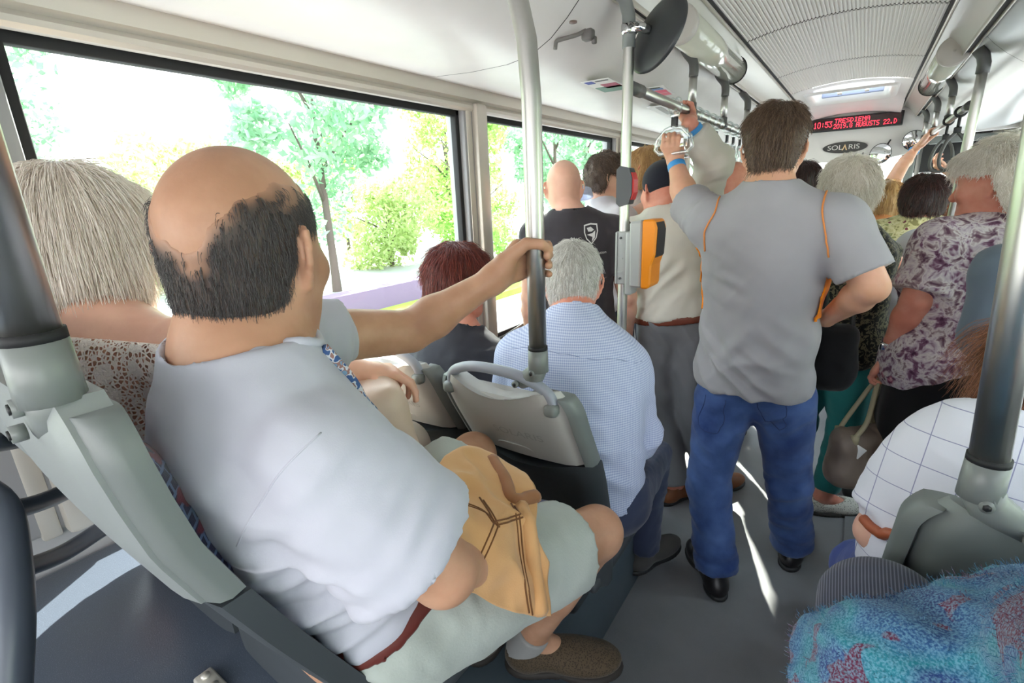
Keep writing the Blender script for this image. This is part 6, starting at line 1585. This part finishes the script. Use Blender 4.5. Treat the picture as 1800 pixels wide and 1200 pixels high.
def knit(t):
    v = t.mapping(t.obj(), (1, 1.2, 1), (.2, .1, .3))
    a = t.ramp(t.noise(9, 2, v, .5, .5), [(.34, s2l((38, 58, 108))), (.44, s2l((50, 92, 136))), (.54, s2l((40, 122, 136))), (.63, s2l((48, 72, 124)))])
    br = t.new('ShaderNodeTexBrick', ins={'Vector': t.mapping(v, (1, 1, 1), (0, 0, .5)), 'Scale': 7.0, 'Mortar Size': 0.02, 'Color1': (0, 0, 0, 1), 'Color2': (1, 1, 1, 1), 'Mortar': (0, 0, 0, 1), 'Bias': -.45}).outputs[0]
    pick = t.ramp(t.noise(13, 2, t.mapping(v, (1, 1, 1), (0, 0, 0), (4.2, 1, 0)), .5, .8), [(.585, (0, 0, 0)), (.60, (1, 1, 1))])
    w = t.ramp(t.noise(420, 2, t.obj()), [(.40, (0, 0, 0)), (.62, (1, 1, 1))])
    c = t.mix(pick, a, s2l((96, 36, 64)))
    return t.mix(t.math('MULTIPLY', w, .5), c, s2l((128, 176, 200)))
M_knit = cloth('fuzzy blue knit', knit, 1.0, (500, .6), .15)
S_ = Shape(); torso(S_, J, **TORp); S_ = S_.infl(.02)
S_.cone(J['shL'], J['elL'], .075, .066, .04); S_.cone(J['elL'], J['wrL'], .064, .05, .03); S_.cone(J['shR'], J['elR'], .075, .066, .04); S_.cone(J['elR'], J['wrR'], .064, .05, .03)
# the loose fronts spread over the lap
S_.cone(J['hipL'] + [-.02, .06, .06], J['hipL'] * .48 + J['knL'] * .52 + [-.01, 0, .025], .085, .072, .05); S_.cone(J['hipR'] + [0, .06, .08], J['hipR'] * .45 + J['knR'] * .55 + [0, 0, .03], .085, .07, .06)
S_.ell((.29, .38, 1.03), (.15, .14, .06), None, .06); S_.cone((0.048, 0.599, 0.994), (0.140, 0.645, 1.011), .030, .045, .05); S_.cone((0.045, 0.596, 0.991), (0.044, 0.559, 0.961), .028, .04, .05)
S_.cone((0.089, 0.544, 1.043), (0.162, 0.576, 1.058), .06, .06, .06); S_.cone((0.115, 0.541, 1.055), (0.150, 0.539, 1.052), .06, .06, .06)
cg = garment('cardigan', S_, M_knit, cd, .008, lambda P, N: folds(P, (0.112, 0.596, 1.037), (.3, .7, .6), .06, .008, (.2, .2, .14), 3, .9) + .005 * fbm(P, 18, 3), smooth=2)
def fuzz(o, n, length, rad, m):
    me = o.data; off = np.array(o.parent.location); co = np.empty(len(me.vertices) * 3, np.float32); me.vertices.foreach_get('co', co); co = co.reshape(-1, 3) + off
    no = np.empty(len(me.vertices) * 3, np.float32); me.vertices.foreach_get('normal', no); no = no.reshape(-1, 3)
    i = rng.integers(0, len(co), n); p = co[i] + rng.normal(size=(n, 3)) * .003; d = no[i] * .7 + rng.normal(size=(n, 3)) * .5; pts = [p - no[i] * .003]
    for k in range(3): d = d + rng.normal(size=(n, 3)) * .35; d /= np.linalg.norm(d, axis=1)[:, None]; p = p + d * length / 3; pts.append(p)
    s = strands('wool_fuzz', np.stack(pts, 1), rad, m, None, tuple(off)); s.parent = o; s.location = (0, 0, 0); s['kind'] = 'stuff'
fuzz(cg, 50000, .004, .0003, M_knit)
hair(J, cd, M_cap_brown, hairmat('dark hair', (50, 40, 36), (90, 74, 64)), 1.0, .016, HL_bob, 800, .06, .001)
# ================================================================ passengers further along the bus
def simple(label, x, y, yaw, h, skinm, top, bottom, hairspec=None, head=None, hd=None, upd=None, tor=None, fem=False, res=.010, hands=None, sl=.62, topname='t_shirt', z=0, arms=1.0, hres=.0065, fulls=0):
    J = stand(x, y, yaw, h, z); base = (x, y, z)
    if head is not None:
        d = V3(head) - J['head']; J['head'] = V3(head); J['neck'] = J['neck'] + d * [.5, .5, .85]
        for n in ('shL', 'shR'): J[n] = J[n] + d * [.2, .2, .75]
    if hd is not None: J['hd'] = V3(hd)
    fd = Rz(yaw) @ np.array([0, 1., 0]); J['fdL'] = J['fdR'] = fd; J['calf'] = -fd
    J.update(upd or {}); J = JJ(J); tor = tor or dict(w=.16, d=.115, belly=1.06)
    fine = [(J['head'] - .12, J['head'] + .13, hres)]
    hs_ = hands or {}
    full_h = {}
    for s in 'RL':
        full_h[s] = hs_.get(s, ('relax', fd * .3 + V3((0, 0, -1)), np.array([-fd[1], fd[0], 0]) * (1 if s == 'R' else -1)))
        if s in hs_: fine.append((J['wr' + s] - .09, J['wr' + s] + .11, .0065))
    p = build_person(J, label, base, skinm, res=res, fine=fine, tor=tor, fem=fem, hands=full_h, arms=arms)
    T = tframe(J)
    S_ = shirt_shape(J, .016, sl, tor, arms, .016, .014, full=fulls); neck_hole(S_, J, .074, .015); S_.ell(J['pelvis'] - T[2] * .03, (tor['w'] + .022, tor['d'] + .022, .12), T, .05)
    g = garment(topname, S_, top, p, .010, lambda P, N: .006 * fbm(P, 11, int(x * 10) % 7) + folds(P, J['pelvis'] + T[2] * .15, T[2] + T[0] * .5, .07, .005, (.2, .2, .2), 3, .8), cut=[(J['pelvis'] - T[2] * .08, -T[2])])
    S_ = trouser_shape(J, 1, .014, tor, to=.96); garment('trousers', S_, bottom, p, .012, lambda P, N: .004 * fbm(P, 12, 3), cut=[(J['pelvis'] + T[2] * .05, T[2])])
    for s in 'RL': shoe('shoe', J['an' + s], fd, M_black, p, .27)
    if hairspec: hair(J, p, *hairspec[:2], **hairspec[2])
    return p, J, g
M_dtr = cloth('dark navy trousers', (40, 42, 54)); M_dkgrey = cloth('dark grey cotton', (62, 58, 62)); M_ltee = cloth('pale grey cotton', (200, 196, 202)); M_taupeT = cloth('taupe knit', (122, 104, 98)); M_navyT = cloth('navy cotton', (34, 40, 62))
H_brown = (M_cap_brown, hairmat('curly brown hair', (58, 44, 40), (112, 90, 78), .4)); H_dark = (mat('dark hair mass', (44, 28, 26), .5), hairmat('dark auburn hair', (38, 22, 22), (84, 50, 44), .32)); H_blond = (mat('blond hair mass', lambda t: t.mix(t.noise(50, 3, t.obj()), s2l((150, 112, 68)), s2l((192, 156, 104))), .5), hairmat('blond hair', (140, 100, 58), (214, 178, 124), .35))

# bald man in a dark printed T-shirt
bt, J, g = simple('bald man in a dark grey T-shirt with a white crest on the back', -1.06, 2.06, .48, 1.70, SK_fair, M_dkgrey, M_dtr, head=(-1.128, 2.052, 1.590), hd=(-.45, .9, 0), sl=.60)
M_wprint = mat('white print', (216, 214, 212), .8)
T = tframe(J); bk = J['neck'] - T[2] * .048 - T[1] * .30 + T[0] * .085
def back_xf(p): 
    return Matrix(((T[0][0], T[2][0], -T[1][0], p[0]), (T[0][1], T[2][1], -T[1][1], p[1]), (T[0][2], T[2][2], -T[1][2], p[2]), (0, 0, 0, 1)))
b = MB(); o_ = [(-.034, .046), (0, .052), (.034, .046), (.036, .01), (.026, -.024), (0, -.052), (-.026, -.024), (-.036, .01)]
i_ = [(x * .84, y * .86) for x, y in o_]
for k in range(8): l = (k + 1) % 8; b.add([(*o_[k], 0), (*o_[l], 0), (*i_[l], 0), (*i_[k], 0)], [(0, 1, 2, 3)])
b.add([(-.02, .03, 0), (.0, .034, 0), (.016, .018, 0), (.002, .01, 0), (-.014, .012, 0)], [(0, 1, 2, 3, 4)]); b.add([(-.022, -.002, 0), (.006, .002, 0), (.022, .014, 0), (.018, -.02, 0), (0, -.04, 0), (.006, -.016, 0)], [(0, 1, 2, 3, 4, 5)])
decal('crest', g, b, M_wprint, g, back_xf(bk) @ Matrix.Diagonal((.85, .85, 1, 1)))
decal('lettering', g, 'Czech', M_wprint, g, back_xf(bk - T[2] * .066), .018); decal('lettering', g, 'Sailing Federation', M_wprint, g, back_xf(bk - T[2] * .086), .0175)
b = MB()
for q in (((0, .04), (-.022, -.03), (-.002, -.03)), ((.008, .03), (.012, -.03), (.026, -.034)), ((-.03, -.045), (.03, -.05), (.02, -.056))): b.add([(x, y, 0) for x, y in q], [(0, 1, 2)])
decal('sail_print', g, b, mat('faint print', (120, 116, 122), .8), g, back_xf(bk - T[2] * .15 + T[0] * .03))
# brown-haired man beyond the pole
simple('curly brown-haired man in a pale grey T-shirt beside the window, turned right', -1.12, 2.56, -.75, 1.80, SK_fair, M_ltee, M_dtr, (*H_brown, dict(th=.018, n=3000, length=.03, rad=.0009, curl=.8, lift=.25, down=.3, lump=.006)), head=(-1.144, 2.568, 1.635), hd=(.75, .65, -.05),
    upd=dict(elR=(-0.989, 2.441, 1.403), wrR=(-0.921, 2.680, 1.507)), hands=dict(R=('relax', (.9, .3, .25), (0, 0, -1))))
# long-faced blond passenger
simple('passenger with straight blond hair and a taupe top, facing right by the third window', -1.03, 2.98, -1.1, 1.80, SK_pink, M_taupeT, M_dtr, (*H_blond, dict(th=.014, line=HL_bob, n=3000, length=.07, rad=.0009, lift=.06, down=.5)), head=(-1.062, 2.948, 1.678), hd=(.97, .12, -.15))
# ruddy man behind the grey T-shirt
simple('ruddy bald man with his head down, just left of the man in the grey T-shirt', -.58, 3.10, 0, 1.76, SK_pink, cloth('black top', (40, 38, 42)), M_dtr, None, head=(-0.613, 3.129, 1.580), hd=(-.1, 1, -.3))
# dark-haired head right of the grey T-shirt
simple('dark-haired passenger mostly hidden behind the man in the grey T-shirt', -.31, 3.86, 0, 1.70, SK_fair, M_dkgrey, M_dtr, (*H_dark, dict(th=.014, n=1200, length=.05, rad=.001)), head=(-0.328, 3.867, 1.580))
# woman in yellow floral blouse
M_yflor = cloth('yellow floral print', lambda t: t.mix(t.math('MULTIPLY', t.math('LESS_THAN', t.new('ShaderNodeTexVoronoi', ins={'Vector': t.obj(), 'Scale': 26.0}).outputs[0], .22), t.math('GREATER_THAN', t.noise(14, 1, t.obj()), .5)), pat([(150, 144, 96), (206, 200, 146), (222, 216, 170), (160, 164, 110), (216, 210, 160)], 32, 2)(t), s2l((122, 62, 72))))
simple('woman with a short dark bob in a yellow floral blouse, back turned', .25, 3.52, .1, 1.62, SK_pink, M_yflor, M_dtr, (*H_dark, dict(th=.024, n=3500, length=.05, rad=.001, lift=.06, down=.45, lump=.004, line=[(-.12, -.07), (-.03, -.085), (.02, -.06), (.045, -.01), (.055, .03), (.12, .05)])), head=(0.269, 3.502, 1.449), hd=(-.1, 1, -.05), fem=True, tor=dict(w=.18, d=.12, belly=1.1), topname='blouse')
# blond woman further on
simple('passenger with a pale blond bob beside the white-haired woman', .10, 4.22, .2, 1.64, SK_fair, cloth('orange tan top', (196, 130, 84)), M_dtr, (*H_blond, dict(th=.020, line=HL_bob, n=1500, length=.06, rad=.0012, lift=.06)), head=(0.127, 4.202, 1.435), fem=True)
# tall person in navy with a raised right arm on the right rail
pn, J, g = simple('passenger in navy stretching an arm up to the right overhead rail', .08, 4.78, -.2, 1.70, SK_mid, M_navyT, M_dtr, (*H_dark, dict(th=.014, n=800, length=.04, rad=.001)), head=(0.251, 4.908, 1.413), upd=dict(shR=(0.152, 4.890, 1.488), elR=(0.217, 4.975, 1.665), wrR=(0.291, 5.149, 1.790)), hands=dict(R=('grip', (.35, 4.74, 1.874), (0, 1, 0), .0165)), sl=.25)
wristband(J, 'R', pn, r=.036)
# passenger with sunglasses who holds the strap
pk, J, g = simple('passenger wearing sunglasses, holding the black strap handle', .47, 4.32, 2.9, 1.60, SK_fair, cloth('red brown top', (140, 92, 72)), M_dtr, (*H_dark, dict(th=.016, n=1200, length=.05, rad=.001)), head=(0.481, 4.455, 1.443), hd=(-.25, -.95, -.05), upd=dict(shR=(0.540, 4.318, 1.303), elR=(0.541, 4.224, 1.497), wrR=(0.427, 4.127, 1.596)), hands=dict(R=('relax', (-.75, -.1, .35), (0, 0, 1), dict(curl=.7))))
glasses(J, pk, mat('brown frame', (90, 50, 36), .3), M_dlens)
# child in a white cap between the two floral blouses
ch, J, g = simple('small passenger in a white cap between the two floral blouses', .235, 2.80, .05, 1.36, SK_fair, cloth('white top', (214, 216, 224)), M_dtr, None, head=(0.236, 2.835, 1.223), hd=(-.1, 1, -.1), tor=dict(w=.13, d=.10))
S_ = Shape(); H = hframe(J); hc = J['head']; S_.ell(hc + H.T @ np.array([0, -.01, .03]), (.094, .112, .098), H, .01); S_.plane(hc + H.T @ np.array([0, 0, -.02]), -H[2] - .2 * H[1])
garment('cap', S_, cloth('white cap cloth', (216, 220, 228)), ch, .007)
# person in a slate jacket at the right edge
sj, J, g = simple('standing passenger in a slate grey jacket at the right edge', .66, 1.72, .15, 1.72, SK_fair, cloth('slate jacket', (92, 104, 116)), cloth('beige trousers', (176, 168, 156)), (*H_dark, dict(th=.014, n=800, length=.04, rad=.001)), upd=dict(shL=(0.331, 1.759, 1.315), elL=(0.326, 1.746, 1.146), wrL=(0.417, 1.921, 1.026)), fulls=.95, topname='jacket', tor=dict(w=.20, d=.14, belly=1.1))
# the driver in the cab, seen in the round mirror
dj = sit(-.80, 6.45, .55, .1, 1.75, .05); bd = (-.80, 6.45, .0)
dj = JJ(dj); dv = build_person(dj, 'driver in a blue shirt in the cab ahead of the bulkhead', bd, SK_fair, res=.012, tor=dict(w=.17, d=.12))
S_ = shirt_shape(dj, .016, .6, dict(w=.17, d=.12)); garment('shirt', S_, cloth('blue shirt', (72, 112, 190)), dv, .012)
S_ = trouser_shape(dj, 1, .012, dict(w=.17, d=.12)); garment('trousers', S_, M_dtr, dv, .014)
hair(dj, dv, H_dark[0], H_dark[1], n=600, length=.03, rad=.001)
b = MB(); b.box((0, 0, .25), (.46, .46, .5), .05); b.box((0, -.26, .75), (.44, .10, .70), .05); tag(b.build('driver_seat', M_black, None, (-.80, 6.47, .0)), 'black driver\'s seat in the cab', 'seat')
